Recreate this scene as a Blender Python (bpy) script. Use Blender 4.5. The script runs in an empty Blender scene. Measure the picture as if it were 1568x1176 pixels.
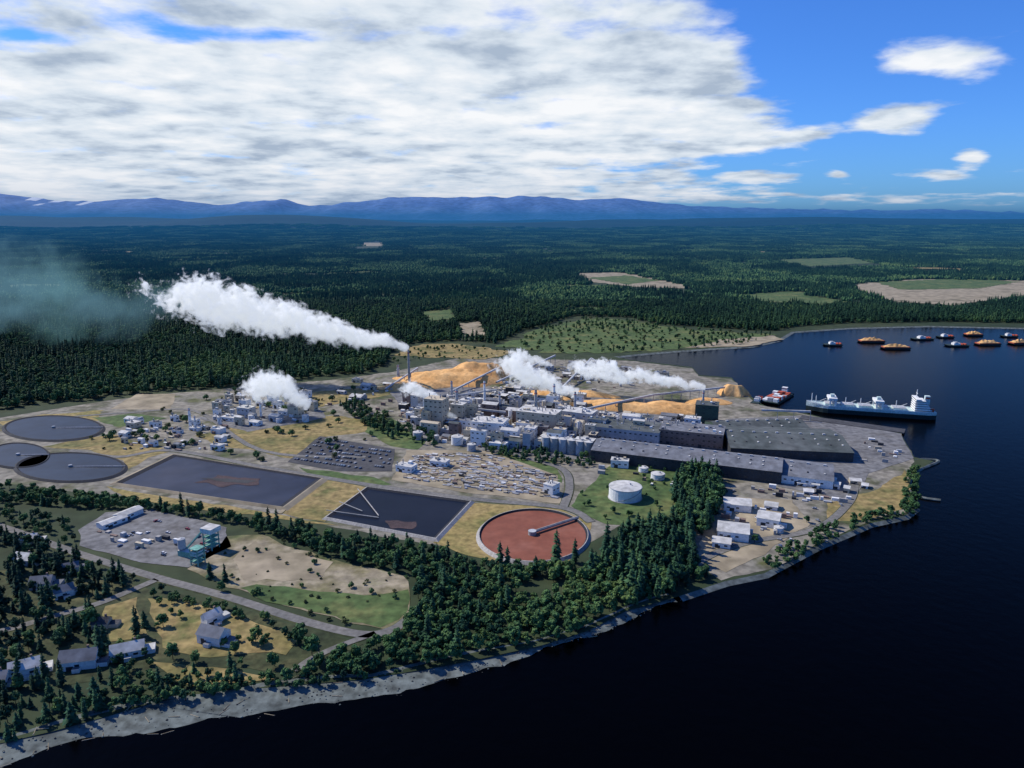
import bpy, math, random, bmesh
import numpy as np
from mathutils import Vector, Matrix, noise as mn
from mathutils.geometry import tessellate_polygon
random.seed(7); rng=np.random.default_rng(7)
H=260.0; F=1100.0; CU,CV=784.0,588.0; HV=336.0
P=math.atan((CV-HV)/F)
sp,cp=math.sin(P),math.cos(P)
scene=bpy.context.scene
# ---------- survey helpers: bearings measured from the aircraft, intersected with the terrain -> metres
def ray(u,v):
    x=(u-CU)/F; y=(CV-v)/F
    return (x, y*sp+cp, y*cp-sp)
def gp(u,v,z=0.0):
    d=ray(u,v); t=(H-z)/(-d[2]); return (d[0]*t,d[1]*t)
def pt(u,v,Y):
    d=ray(u,v); t=Y/d[1]; return (d[0]*t,Y,H+d[2]*t)
def gpl(l,z=0.0): return [gp(u,v,z) for u,v in l]
def pip(poly,X,Y):
    X=np.asarray(X);Y=np.asarray(Y); ins=np.zeros(X.shape,bool); n=len(poly); j=n-1
    for i in range(n):
        xi,yi=poly[i];xj,yj=poly[j]
        c=((yi>Y)!=(yj>Y))
        with np.errstate(divide='ignore',invalid='ignore'):
            xx=(xj-xi)*(Y-yi)/((yj-yi) if yj!=yi else 1e-9)+xi
        ins^=c&(X<xx); j=i
    return ins
# ---------- materials
def newmat(name):
    m=bpy.data.materials.new(name); m.use_nodes=True; nt=m.node_tree
    b=nt.nodes['Principled BSDF']; return m,nt,b
def mat(name,cols,scale=0.05,rough=0.9,spec=0.2,detail=6,fine=0.25,fscale=0.6,bump=0.0,metal=0.0,lo=0.3,hi=0.7,streak=None):
    m,nt,b=newmat(name); N=nt.nodes; L=nt.links
    g=N.new('ShaderNodeNewGeometry')
    src=g.outputs['Position']
    if streak:
        mp=N.new('ShaderNodeMapping'); mp.inputs['Scale'].default_value=streak; L.new(src,mp.inputs[0]); src=mp.outputs[0]
    t=N.new('ShaderNodeTexNoise'); t.inputs['Scale'].default_value=scale; t.inputs['Detail'].default_value=detail; t.inputs['Roughness'].default_value=0.62
    L.new(src,t.inputs['Vector'])
    r=N.new('ShaderNodeValToRGB'); e=r.color_ramp.elements
    n=len(cols)
    e[0].position=lo; e[0].color=(*cols[0],1)
    if n==1: e[1].position=hi; e[1].color=(*cols[0],1)
    else:
        e[1].position=hi; e[1].color=(*cols[-1],1)
        for i in range(1,n-1):
            k=e.new(lo+(hi-lo)*i/(n-1)); k.color=(*cols[i],1)
    L.new(t.outputs[0],r.inputs[0])
    t2=N.new('ShaderNodeTexNoise'); t2.inputs['Scale'].default_value=fscale; t2.inputs['Detail'].default_value=3
    L.new(g.outputs['Position'],t2.inputs['Vector'])
    mr=N.new('ShaderNodeMapRange'); mr.inputs[1].default_value=.3; mr.inputs[2].default_value=.7; mr.inputs[3].default_value=1-fine; mr.inputs[4].default_value=1+fine
    L.new(t2.outputs[0],mr.inputs[0])
    mx=N.new('ShaderNodeVectorMath'); mx.operation='SCALE'; L.new(r.outputs[0],mx.inputs[0]); L.new(mr.outputs[0],mx.inputs['Scale'])
    L.new(mx.outputs[0],b.inputs['Base Color'])
    b.inputs['Roughness'].default_value=rough; b.inputs['Specular IOR Level'].default_value=spec; b.inputs['Metallic'].default_value=metal
    if bump:
        bp=N.new('ShaderNodeBump'); bp.inputs['Strength'].default_value=1; bp.inputs['Distance'].default_value=bump
        L.new(t2.outputs[0],bp.inputs['Height']); L.new(bp.outputs[0],b.inputs['Normal'])
    return m
def leafmat(name,c1,c2,c3):
    m,nt,b=newmat(name); N=nt.nodes; L=nt.links
    oi=N.new('ShaderNodeObjectInfo')
    t=N.new('ShaderNodeTexNoise'); t.inputs['Scale'].default_value=0.003; t.inputs['Detail'].default_value=6; t.inputs['Roughness'].default_value=.65; L.new(oi.outputs['Location'],t.inputs['Vector'])  # broad noise puts cloud-shade bands and natural variation into the leaf colour
    s=N.new('ShaderNodeMath'); s.operation='MULTIPLY_ADD'; s.inputs[1].default_value=1.7; s.inputs[2].default_value=-.5; L.new(t.outputs[0],s.inputs[0])
    a=N.new('ShaderNodeMath'); a.operation='MULTIPLY_ADD'; a.inputs[1].default_value=0.34; L.new(oi.outputs['Random'],a.inputs[0]); L.new(s.outputs[0],a.inputs[2])
    r=N.new('ShaderNodeValToRGB'); e=r.color_ramp.elements
    e[0].position=.28; e[0].color=(*c1,1); e[1].position=.85; e[1].color=(*c3,1); k=e.new(.55); k.color=(*c2,1)
    L.new(a.outputs[0],r.inputs[0])
    g=N.new('ShaderNodeNewGeometry'); t2=N.new('ShaderNodeTexNoise'); t2.inputs['Scale'].default_value=.35; L.new(g.outputs['Position'],t2.inputs['Vector'])
    mr=N.new('ShaderNodeMapRange'); mr.inputs[1].default_value=.3; mr.inputs[2].default_value=.7; mr.inputs[3].default_value=.5; mr.inputs[4].default_value=1.5
    L.new(t2.outputs[0],mr.inputs[0])
    mx=N.new('ShaderNodeVectorMath'); mx.operation='SCALE'; L.new(r.outputs[0],mx.inputs[0]); L.new(mr.outputs[0],mx.inputs['Scale'])
    L.new(mx.outputs[0],b.inputs['Base Color']); b.inputs['Roughness'].default_value=.8; b.inputs['Specular IOR Level'].default_value=.12
    return m
M={}
M['leafc']=leafmat('conifer_foliage',(.01,.036,.022),(.024,.07,.036),(.055,.115,.045))
M['leafd']=leafmat('broadleaf_foliage',(.035,.085,.035),(.065,.135,.048),(.12,.18,.055))
M['shrub']=leafmat('shrub_foliage',(.05,.07,.03),(.08,.1,.04),(.13,.13,.05))
M['bark']=mat('bark',[(.05,.035,.025),(.09,.07,.05)],.5)
M['floor']=mat('land',[(.018,.032,.016),(.032,.048,.022),(.055,.065,.03)],.006,fscale=.05,detail=8)
M['yard']=mat('gravel_yard',[(.06,.075,.03),(.12,.115,.08),(.23,.21,.17),(.17,.16,.13),(.09,.095,.04)],.014,fscale=.11,fine=.4,detail=10,lo=.34,hi=.66)
M['asph']=mat('asphalt',[(.045,.047,.052),(.08,.08,.084)],.03,fscale=.2)
M['lot']=mat('lot_gravel',[(.09,.09,.095),(.17,.17,.17),(.11,.105,.1)],.03,fscale=.15,fine=.35,detail=8)
M['road']=mat('road_surface',[(.12,.12,.115),(.19,.18,.165)],.03,fscale=.3)
M['dry']=mat('dry_grass',[(.07,.09,.03),(.18,.15,.055),(.27,.2,.085),(.1,.11,.035)],.02,fscale=.15,fine=.4,detail=9)
M['gold']=mat('golden_grass',[(.12,.13,.04),(.26,.2,.075),(.3,.22,.1)],.03,fscale=.2,fine=.35,detail=8)
M['green']=mat('green_grass',[(.04,.075,.024),(.075,.115,.038),(.15,.15,.055)],.02,fscale=.13,fine=.4,detail=9)
M['field']=mat('field',[(.075,.095,.035),(.17,.15,.08),(.28,.24,.17),(.1,.11,.045)],.016,fscale=.12,fine=.35,detail=9,lo=.35,hi=.65)
M['tan']=mat('bare_soil',[(.15,.13,.08),(.31,.26,.18),(.2,.17,.11)],.01,fscale=.05,fine=.3,detail=8)
M['beach']=mat('beach_shingle',[(.06,.072,.068),(.13,.15,.14),(.08,.09,.085)],.03,fscale=.2,fine=.45,detail=9,streak=(1,1.6,1))
M['scrub']=mat('scrub_ground',[(.02,.03,.013),(.045,.055,.024),(.11,.1,.045)],.02,fscale=.2,fine=.4,detail=9)
M['slate']=mat('lagoon_water',[(.01,.014,.028),(.022,.028,.047),(.035,.038,.055)],.012,rough=.5,spec=.2,fscale=.05,fine=.2,detail=8)
M['slate3']=mat('deep_lagoon_water',[(.004,.006,.01),(.01,.012,.02)],.02,rough=.4,spec=.12,fscale=.05,fine=.15)
M['slate2']=mat('pond_water',[(.009,.018,.034),(.018,.03,.05)],.01,rough=.5,spec=.2,fscale=.04,fine=.25)
M['liner']=mat('pond_liner',[(.018,.02,.025),(.03,.032,.04)],.03)
M['red']=mat('red_effluent',[(.16,.05,.03),(.22,.075,.045),(.27,.11,.075)],.02,fscale=.1,fine=.15,detail=8,rough=.7)
M['sludge']=mat('sludge',[(.05,.035,.038),(.08,.055,.055)],.05)
M['chips']=mat('wood_chips',[(.52,.27,.09),(.66,.37,.14),(.74,.46,.2)],.03,fscale=.2,fine=.2,bump=.6)
M['conc']=mat('concrete',[(.27,.265,.25),(.4,.38,.35)],.06)
M['white']=mat('white_cladding',[(.64,.64,.62),(.8,.8,.77)],.08,rough=.6,fine=.12)
M['silver']=mat('grey_cladding',[(.3,.31,.32),(.48,.49,.5)],.08,rough=.5,fine=.15)
M['beige']=mat('beige_cladding',[(.42,.36,.26),(.54,.47,.35)],.08,fine=.15)
M['brown']=mat('brown_cladding',[(.17,.12,.1),(.25,.18,.15)],.08,fine=.2)
M['dark']=mat('dark_cladding',[(.035,.037,.04),(.06,.062,.066)],.05,fine=.2)
M['dkgreen']=mat('dark_green_cladding',[(.04,.07,.055),(.06,.09,.07)],.05)
M['rgrey']=mat('grey_roofing',[(.09,.095,.11),(.17,.18,.2),(.12,.12,.13)],.04,fscale=.15,fine=.25)
M['rgreen']=mat('weathered_roofing',[(.06,.075,.072),(.11,.12,.12)],.03,fscale=.1,fine=.3,streak=(1,.3,1))
M['rlight']=mat('light_roofing',[(.38,.38,.36),(.58,.57,.54)],.04,fscale=.2)
M['rdark']=mat('shingle_roofing',[(.04,.04,.045),(.08,.08,.085)],.2)
M['glass']=mat('window_glass',[(.02,.03,.04)],rough=.15,spec=.5,fine=.05)
M['rust']=mat('rust_paint',[(.36,.07,.04),(.42,.1,.06)],.1)
M['teal']=mat('teal_paint',[(.12,.3,.25),(.2,.4,.33)],.1)
M['hull']=mat('hull_paint',[(.015,.03,.03),(.03,.05,.05)],.05)
M['pale']=mat('pale_green_paint',[(.4,.52,.5),(.55,.64,.61)],.08)
M['steel']=mat('steel_pipe',[(.25,.26,.27),(.4,.4,.41)],.1,rough=.4,metal=.3)
M['haze_rock']=mat('haze_blue_mountain_rock',[(.06,.13,.32),(.08,.16,.36),(.11,.19,.38)],.0006,fscale=.003,detail=8)  # distance haze is painted into the rock as blue base colour
M['snow']=mat('snow',[(.6,.65,.7)],.1)
M['farf']=mat('far_forest',[(.002,.012,.016),(.004,.02,.022),(.01,.032,.028)],.0011,fscale=.006,fine=.4,detail=10,streak=(.35,1,1))
# water
wm,nt,b=newmat('sea_water'); N=nt.nodes; L=nt.links
b.inputs['Base Color'].default_value=(.0005,.0006,.001,1); b.inputs['Roughness'].default_value=.2; b.inputs['Specular IOR Level'].default_value=.018
g=N.new('ShaderNodeNewGeometry'); t=N.new('ShaderNodeTexNoise'); t.inputs['Scale'].default_value=.12; t.inputs['Detail'].default_value=6; L.new(g.outputs['Position'],t.inputs['Vector'])
bp=N.new('ShaderNodeBump'); bp.inputs['Distance'].default_value=.5; bp.inputs['Strength'].default_value=.5; L.new(t.outputs[0],bp.inputs['Height']); L.new(bp.outputs[0],b.inputs['Normal'])
M['sea']=wm
# ---------- mesh builder
class MB:
    def __init__(s): s.v=[];s.f=[];s.m=[];s.mats=[]
    def mi(s,k):
        if k not in s.mats: s.mats.append(k)
        return s.mats.index(k)
    def poly(s,pts,k):
        n=len(s.v); s.v+= [tuple(p) for p in pts]; s.f.append(tuple(range(n,n+len(pts)))); s.m.append(s.mi(k))
    def fbox(s,O,A,B,a,b,z,k,top=None):
        def q(x,y,zz): return (O[0]+A[0]*x+B[0]*y,O[1]+A[1]*x+B[1]*y,(O[2] if len(O)>2 else 0)+zz)
        n=len(s.v)
        s.v+=[q(a[0],b[0],z[0]),q(a[1],b[0],z[0]),q(a[1],b[1],z[0]),q(a[0],b[1],z[0]),q(a[0],b[0],z[1]),q(a[1],b[0],z[1]),q(a[1],b[1],z[1]),q(a[0],b[1],z[1])]
        fs=[(0,3,2,1),(4,5,6,7),(0,1,5,4),(1,2,6,5),(2,3,7,6),(3,0,4,7)]
        i=s.mi(k); j=s.mi(top) if top else i
        for c,f in enumerate(fs): s.f.append(tuple(n+x for x in f)); s.m.append(j if c==1 else i)
    def cyl(s,c,r,z0,z1,k,n=18,r2=None,top=None,dome=0):
        r2=r if r2 is None else r2; b=len(s.v); i=s.mi(k); j=s.mi(top) if top else i
        for zz,rr in((z0,r),(z1,r2)):
            for q in range(n):
                a=2*math.pi*q/n; s.v.append((c[0]+rr*math.cos(a),c[1]+rr*math.sin(a),zz))
        s.v.append((c[0],c[1],z1+dome))
        for q in range(n):
            p=(q+1)%n; s.f.append((b+q,b+p,b+n+p,b+n+q)); s.m.append(i)
            s.f.append((b+n+q,b+n+p,b+2*n)); s.m.append(j)
    def tube(s,p,q,r,k,n=6,r2=None):
        r2=r if r2 is None else r2
        p=Vector(p);q=Vector(q); d=(q-p)
        if d.length<1e-6: return
        d.normalize()
        x=d.orthogonal().normalized(); y=d.cross(x); b=len(s.v); i=s.mi(k)
        for c,rr in((p,r),(q,r2)):
            for a in range(n):
                t=2*math.pi*a/n; s.v.append(tuple(c+x*rr*math.cos(t)+y*rr*math.sin(t)))
        for a in range(n):
            e=(a+1)%n; s.f.append((b+a,b+e,b+n+e,b+n+a)); s.m.append(i)
        s.f.append(tuple(range(b+n,b+2*n))); s.m.append(i)
    def flat(s,poly,z,k):
        zz=z if hasattr(z,'__len__') else [z]*len(poly)
        n=len(s.v); s.v+=[(p[0],p[1],zz[i]) for i,p in enumerate(poly)]
        for t in tessellate_polygon([[Vector((p[0],p[1],0)) for p in poly]]):
            a,b,c=[poly[x] for x in t]
            cr=(b[0]-a[0])*(c[1]-a[1])-(b[1]-a[1])*(c[0]-a[0])
            if cr<0: t=(t[0],t[2],t[1])
            s.f.append(tuple(n+x for x in t)); s.m.append(s.mi(k))
    def strip(s,l0,z0,l1,z1,k):
        for i in range(len(l0)-1):
            s.poly([(*l0[i],z0),(*l0[i+1],z0),(*l1[i+1],z1),(*l1[i],z1)],k)
    def mesh(s,name,smooth=False):
        me=bpy.data.meshes.new(name); me.from_pydata(s.v,[],s.f)
        for k in s.mats: me.materials.append(M[k])
        me.polygons.foreach_set('material_index',s.m)
        if smooth: me.polygons.foreach_set('use_smooth',[True]*len(s.f))
        me.update(); return me
    def obj(s,name,smooth=False,parent=None,link=True):
        o=bpy.data.objects.new(name,s.mesh(name,smooth))
        if link: scene.collection.objects.link(o)
        if parent: o.parent=parent
        return o
def norm(x,y): l=math.hypot(x,y) or 1; return (x/l,y/l)
def frame(p,q):
    A=norm(q[0]-p[0],q[1]-p[1]); return A,(-A[1],A[0]),math.hypot(q[0]-p[0],q[1]-p[1])
def sheet(name,px,z,k,jit=0):
    w=gpl(px)
    if jit:   # irregular natural edges
        out=[]
        for i in range(len(w)):
            a=w[i];b2=w[(i+1)%len(w)]; d=math.hypot(b2[0]-a[0],b2[1]-a[1]); n=max(1,int(d/10))
            for j in range(n):
                t=j/n; x=a[0]+(b2[0]-a[0])*t; y=a[1]+(b2[1]-a[1])*t
                q=mn.noise_vector(Vector((x*.04,y*.04,z)))+mn.noise_vector(Vector((x*.13,y*.13,z)))*.4; out.append((x+q.x*jit,y+q.y*jit))
        w=out
    b=MB(); b.flat(w,z,k); return b.obj(name)
def smoothline(w,n=6):
    out=[]
    for i in range(len(w)-1):
        p0=w[max(i-1,0)];p1=w[i];p2=w[i+1];p3=w[min(i+2,len(w)-1)]
        for j in range(n):
            t=j/n
            out.append(tuple(.5*((2*p1[c])+(-p0[c]+p2[c])*t+(2*p0[c]-5*p1[c]+4*p2[c]-p3[c])*t*t+(-p0[c]+3*p1[c]-3*p2[c]+p3[c])*t**3) for c in(0,1)))
    out.append(tuple(w[-1])); return out
def road(name,px,width,z=.25,k='road'):
    w=smoothline(gpl(px)); l=[];r=[]
    for i,p in enumerate(w):
        a=w[max(i-1,0)];b2=w[min(i+1,len(w)-1)]; d=norm(b2[0]-a[0],b2[1]-a[1])
        l.append((p[0]-d[1]*width/2,p[1]+d[0]*width/2)); r.append((p[0]+d[1]*width/2,p[1]-d[0]*width/2))
    b=MB(); b.strip(r,z,l,z,k)
    def off(s_,e): return [(q[0]+(q[0]-c[0])*e,q[1]+(q[1]-c[1])*e) for q,c in zip(s_,w)]
    b.strip(l,z,off(l,.35),0,'scrub'); b.strip(off(r,.35),0,r,z,'scrub')
    return b.obj(name)
# ---------- land and sea
inner=[(-700,1330),(-400,1260),(-200,1190),(-50,1150),(80,1120),(160,1098),(240,1075),(330,1060),(440,1050),(560,1040),(650,1025),(740,1008),(830,988),(900,966),(960,935),(1040,913),
 (1110,890),(1170,878),(1200,862),(1250,836),(1330,802),(1385,790),(1402,778),(1392,748),(1396,725),(1430,706),(1400,700),(1378,662),(1300,650),(1232,632),(1200,634),(1165,618),(1140,600),(1120,578),(1070,574),(1060,562),(965,551),(940,546),
 (1000,540),(1080,534),(1150,530),(1190,521),(1212,508),(1300,502),(1420,499),(1568,502),(1700,506),(2000,515),(2600,540)]
iw=gpl(inner)
far=[(60000,4000),(60000,8000),(-60000,8000),(-60000,3000)]
landpoly=iw+far
L_=MB(); L_.flat(landpoly,0,'floor')
def hgt(x,y):
    t=min(max((y-8000)/9000,0),1); t=t*t*(3-2*t)
    h=t*(150+170*mn.noise(Vector((x/7000,y/6000,.3)))+80*mn.noise(Vector((x/2500,y/2000,5))))
    d=((x+5200)/2300)**2+((y-17000)/2500)**2; h+=250*math.exp(-d)
    d=((x-9500)/5000)**2+((y-18000)/2500)**2; h+=110*math.exp(-d)
    d=((x-2500)/3000)**2+((y-24000)/2500)**2; h+=130*math.exp(-d)
    d=((x+14000)/4000)**2+((y-19000)/3000)**2; h+=140*math.exp(-d)
    return max(h,0)
nx,ny=260,90; base=len(L_.v)
for j in range(ny+1):
    y=8000+ (34000)*(j/ny)**1.3
    for i in range(nx+1):
        x=-60000+120000*i/nx*1.0
        x=math.copysign(abs(x/60000)**1.5*60000,x)
        L_.v.append((x,y,hgt(x,y)))
k=L_.mi('farf')
for j in range(ny):
    for i in range(nx):
        a=base+j*(nx+1)+i; L_.f.append((a,a+1,a+nx+2,a+nx+1)); L_.m.append(k)
L_.obj('ground')
# beach
outer=[(-700,1375),(-350,1290),(-150,1220),(0,1175),(150,1136),(330,1105),(420,1093),(540,1078),(620,1063),(700,1041),(800,1009),(870,985),(930,966),(980,943),(1043,920)]
inn=[(-700,1330),(-400,1260),(-200,1190),(-50,1150),(80,1120),(160,1098),(240,1075),(440,1050),(560,1040),(650,1025),(740,1008),(830,988),(900,966),(960,935),(1040,913)]
bi=gpl(inn); bo=gpl(outer,-2)
b=MB(); o2=[]; i2=[]
for i in range(len(bi)-1):
    for j in range(14):
        t=j/14; x0=bi[i][0]+(bi[i+1][0]-bi[i][0])*t; y0=bi[i][1]+(bi[i+1][1]-bi[i][1])*t
        x1=bo[i][0]+(bo[i+1][0]-bo[i][0])*t; y1=bo[i][1]+(bo[i+1][1]-bo[i][1])*t
        q=mn.noise_vector(Vector((x1*.03,y1*.03,0)))*7+mn.noise_vector(Vector((x1*.12,y1*.12,3)))*3
        q2=mn.noise_vector(Vector((x0*.03,y0*.03,9)))*5
        i2.append((x0+q2.x-3,y0+q2.y+5)); o2.append((x1+q.x,y1+q.y))
b.strip(o2,-2.3,i2,.3,'beach'); b.obj('beach',True)
b=MB()
for i in range(700):
    k_=random.randrange(len(o2)); t=random.random(); x=o2[k_][0]*(1-t)+i2[k_][0]*t+random.uniform(-4,4); y=o2[k_][1]*(1-t)+i2[k_][1]*t; z=-2.3*(1-t)+.3*t
    s_=random.uniform(.3,.9); b.cyl((x,y),s_,z-.4,z+s_*.4,random.choice(['dark','dark','beach','beach']),6,r2=s_*.55,dome=s_*.15)
    if i%9==0: a=random.uniform(0,3.1); b.tube((x,y,z+.2),(x+6*math.cos(a),y+6*math.sin(a),z+.3),.22,'tan',5)
b.obj('beach_rocks_and_driftwood')
b=MB(); seg=iw[15:]
offs=[]
for i,p in enumerate(seg):
    a=seg[max(i-1,0)];c=seg[min(i+1,len(seg)-1)]; d=norm(c[0]-a[0],c[1]-a[1]); w_=5 if i<8 else (2 if i<22 else 9)
    offs.append((p[0]+d[1]*w_,p[1]-d[0]*w_))
b.strip(seg,.0,offs,-2.4,'beach'); b.obj('shoreline')
b=MB(); b.poly([(-60000,-5000,-2),(60000,-5000,-2),(60000,60000,-2),(-60000,60000,-2)],'sea'); b.obj('sea_water')
# mountains
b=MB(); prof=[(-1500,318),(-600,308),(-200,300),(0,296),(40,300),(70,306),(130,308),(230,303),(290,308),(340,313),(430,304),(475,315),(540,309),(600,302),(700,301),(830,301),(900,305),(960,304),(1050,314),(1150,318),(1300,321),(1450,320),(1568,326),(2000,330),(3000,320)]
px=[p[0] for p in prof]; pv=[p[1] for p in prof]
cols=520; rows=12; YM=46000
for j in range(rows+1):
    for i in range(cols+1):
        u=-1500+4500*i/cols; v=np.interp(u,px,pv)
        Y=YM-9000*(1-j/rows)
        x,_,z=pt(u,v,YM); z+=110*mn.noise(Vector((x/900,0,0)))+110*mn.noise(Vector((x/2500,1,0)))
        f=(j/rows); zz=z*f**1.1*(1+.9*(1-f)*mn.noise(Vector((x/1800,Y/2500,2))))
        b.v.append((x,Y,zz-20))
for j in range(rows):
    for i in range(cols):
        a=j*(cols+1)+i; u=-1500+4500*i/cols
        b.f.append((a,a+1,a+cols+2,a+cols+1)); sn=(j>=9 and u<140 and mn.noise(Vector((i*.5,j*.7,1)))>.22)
        b.m.append(b.mi('snow' if sn else 'haze_rock'))
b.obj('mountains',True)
# ---------- ground areas
sheet('mill_yard',[(-120,650),(0,640),(160,614),(270,602),(500,582),(600,570),(700,548),(960,552),(1060,564),(1070,576),(1120,580),(1140,602),(1165,620),(1232,634),(1378,664),(1400,702),(1393,725),(1388,750),(1395,780),(1330,800),(1250,834),(1180,872),(1100,885),(1060,860),(1050,800),(960,800),(905,830),(840,868),(740,850),(660,835),(500,805),(350,782),(200,762),(0,740),(-120,720)],.1,'yard',5)
sheet('bare_ground',[(168,626),(212,603),(268,604),(262,628)],.2,'tan',4)
for i,(pp,kk,jj) in enumerate([([(300,668),(370,650),(520,637),(585,648),(560,662),(500,668),(470,706),(400,694),(330,680)],'dry',8),
 ([(60,685),(170,665),(260,690),(230,702),(170,730),(190,705),(140,690)],'dry',6),([(494,732),(562,747),(498,800),(428,785)],'dry',3),
 ([(722,770),(790,774),(860,780),(905,800),(880,860),(760,862),(700,845),(665,832)],'gold',3),([(1265,770),(1330,755),(1385,720),(1400,770),(1330,798),(1270,800)],'dry',5),
 ([(330,640),(480,600),(600,590),(600,604),(500,622),(380,650)],'dry',6),([(560,640),(600,640),(650,676),(640,690),(600,684),(560,662)],'green',5),
 ([(0,646),(60,636),(160,628),(150,645),(60,640),(0,660)],'gold',6),([(740,690),(850,706),(860,740),(800,712),(745,700)],'green',5),([(160,745),(200,752),(440,790),(520,806),(350,785),(200,765)],'gold',4),
 ([(455,716),(560,728),(600,742),(560,745),(480,730)],'green',4),([(140,640),(200,634),(260,640),(180,655)],'green',6),([(1040,740),(1100,745),(1085,790),(1055,800)],'green',4)]):
    sheet('dry_grass' if kk!='green' else 'green_grass',pp,.2+i*.004,kk,jj)
sheet('green_grass',[(870,775),(935,712),(1010,710),(1065,735),(1045,795),(930,805)],.26,'green',5)
sheet('dirt_yard',[(1075,860),(1080,790),(1110,760),(1210,765),(1240,800),(1170,850),(1110,875)],.27,'tan',5)
sheet('parking_lot',[(440,708),(490,668),(605,688),(600,722),(520,722)],.3,'asph',1)
sheet('storage_yard',[(600,735),(622,690),(745,690),(852,728),(858,772),(700,752)],.3,'tan',3)
sheet('wharf_apron',[(1110,642),(1232,636),(1378,664),(1400,702),(1330,725),(1300,780),(1270,760),(1190,745)],.31,'lot',1)
sheet('plant_apron',[(300,640),(480,612),(500,640),(380,662)],.32,'lot',3)
sheet('mill_pavement',[(600,604),(700,592),(900,602),(1060,640),(1110,690),(905,706),(740,692),(640,668)],.33,'lot',4)
sheet('industrial_lot',[(120,812),(160,785),(232,780),(345,808),(350,838),(290,870),(215,862),(122,836)],.3,'lot',3)
sheet('field',[(290,872),(345,822),(400,818),(520,862),(622,880),(628,942),(590,963),(470,938),(365,905)],.3,'field',5)
sheet('sandy_patch',[(360,850),(395,828),(500,862),(480,890),(370,882)],.4,'tan',9)
sheet('green_grass',[(365,903),(400,893),(560,915),(620,905),(622,940),(585,960),(470,936)],.4,'green',9)
sheet('residential_lawn',[(-100,880),(60,870),(230,900),(480,965),(560,985),(450,1030),(300,1020),(200,1040),(0,1060),(-100,1080)],.15,'scrub',5)
sheet('dry_grass',[(225,915),(300,925),(450,975),(440,1000),(330,1008),(245,990)],.3,'dry',6)
sheet('dry_grass',[(155,930),(205,915),(225,975),(170,985)],.31,'dry',5)
sheet('dry_grass',[(230,1015),(330,1022),(420,1040),(350,1050),(260,1045)],.3,'dry',4)
sheet('meadow',[(770,530),(830,502),(900,487),(960,491),(1060,505),(1185,512),(1150,527),(1050,534),(960,540),(850,541)],.5,'green',25)
sheet('river_bank',[(600,545),(640,528),(700,526),(790,540),(740,550)],.5,'dry',12)
sheet('sand_bar',[(1050,533),(1110,520),(1185,514),(1200,520),(1150,530)],.7,'tan',9)
clear_far=[[(880,419),(950,417),(1050,432),(1060,442),(980,440),(905,432)],[(1300,436),(1400,428),(1568,430),(1650,440),(1568,452),(1460,468),(1370,462),(1310,445)],[(700,497),(735,492),(745,512),(710,515)],[(545,371),(590,370),(592,377),(550,377)],[(640,478),(690,474),(700,488),(660,492)],[(1120,452),(1220,446),(1260,456),(1180,464)],[(1180,398),(1300,394),(1360,402),(1240,408)]]
for i,c in enumerate(clear_far): sheet('clearing',c,1,'tan' if i<4 else 'green',22)
sheet('clearing_grass',[(1340,432),(1480,427),(1560,432),(1500,442),(1380,444)],1.6,'green',15)
sheet('clearing_grass',[(900,426),(960,422),(1010,430),(960,436)],1.6,'green',15)
# roads
road('road',[(-80,785),(0,806),(120,848),(240,885),(350,915),(470,953),(555,972),(600,965),(630,945)],7.5,.5)
road('road',[(240,888),(200,905),(150,925),(90,942),(10,965),(-80,985)],6.5,.5)
road('road',[(575,970),(520,990),(480,1008),(450,1028)],5,.5)
road('road',[(108,690),(180,700),(262,690),(400,715),(560,742),(720,764),(862,778),(905,800)],8,.45)
road('road',[(862,778),(872,745),(860,718),(800,700),(740,680)],8,.5)
road('road',[(90,640),(200,632),(300,630),(400,690),(560,700)],6.5,.45)
road('road',[(1060,870),(1090,850),(1150,830),(1250,810),(1300,770),(1310,740)],7,.5)
road('road',[(490,735),(428,787)],4,.6,'tan')
# ---------- lagoons
def lagoon(px,fluid,bank,crest=2.2,lvl=.9,sh=.93):
    w=gpl(px); cx=sum(p[0] for p in w)/len(w); cy=sum(p[1] for p in w)/len(w)
    def sc(f): return [(cx+(p[0]-cx)*f,cy+(p[1]-cy)*f) for p in w]
    o,c,c2,i_=sc(1.05),sc(1.0),sc(.985),sc(sh)
    b=MB(); cl=lambda l:l+[l[0]]
    b.strip(cl(o),.2,cl(c),crest,bank); b.strip(cl(c),crest,cl(c2),crest,bank); b.strip(cl(c2),crest,cl(i_),lvl-.1,'liner')
    b.flat(i_,lvl,fluid); return b,(cx,cy)
def ell(u,v,ru,rv,n=64): return [(u+ru*math.cos(2*math.pi*i/n),v+rv*math.sin(2*math.pi*i/n)) for i in range(n)][::-1]
def wob(b,px,z,k,jit):
    w=gpl(px); out=[]
    for i in range(len(w)):
        a=w[i];c=w[(i+1)%len(w)]
        for j in range(8):
            t=j/8; x=a[0]+(c[0]-a[0])*t;y=a[1]+(c[1]-a[1])*t; q=mn.noise_vector(Vector((x*.07,y*.07,z))); out.append((x+q.x*jit,y+q.y*jit))
    b.flat(out,z,k)
b,c=lagoon([(265,698),(495,735),(435,780),(175,742)][::-1],'slate','tan')
wob(b,[(300,740),(330,730),(400,735),(390,744),(340,746)],1.1,'sludge',7)
wob(b,[(310,733),(345,734),(395,738),(375,742),(330,738)],1.2,'dark',5); b.obj('settling_lagoon')
b,c=lagoon([(562,748),(722,770),(668,828),(498,795)][::-1],'slate3','conc')
wob(b,[(590,797),(640,800),(630,812),(600,811)],1.05,'sludge',5)
for q in [((500,785),(580,795)),((548,752),(580,792)),((520,772),(555,785))]: b.tube((*gp(*q[0]),2.4),(*gp(*q[1]),1.6),.5,'conc')
b.obj('settling_lagoon')
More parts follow.
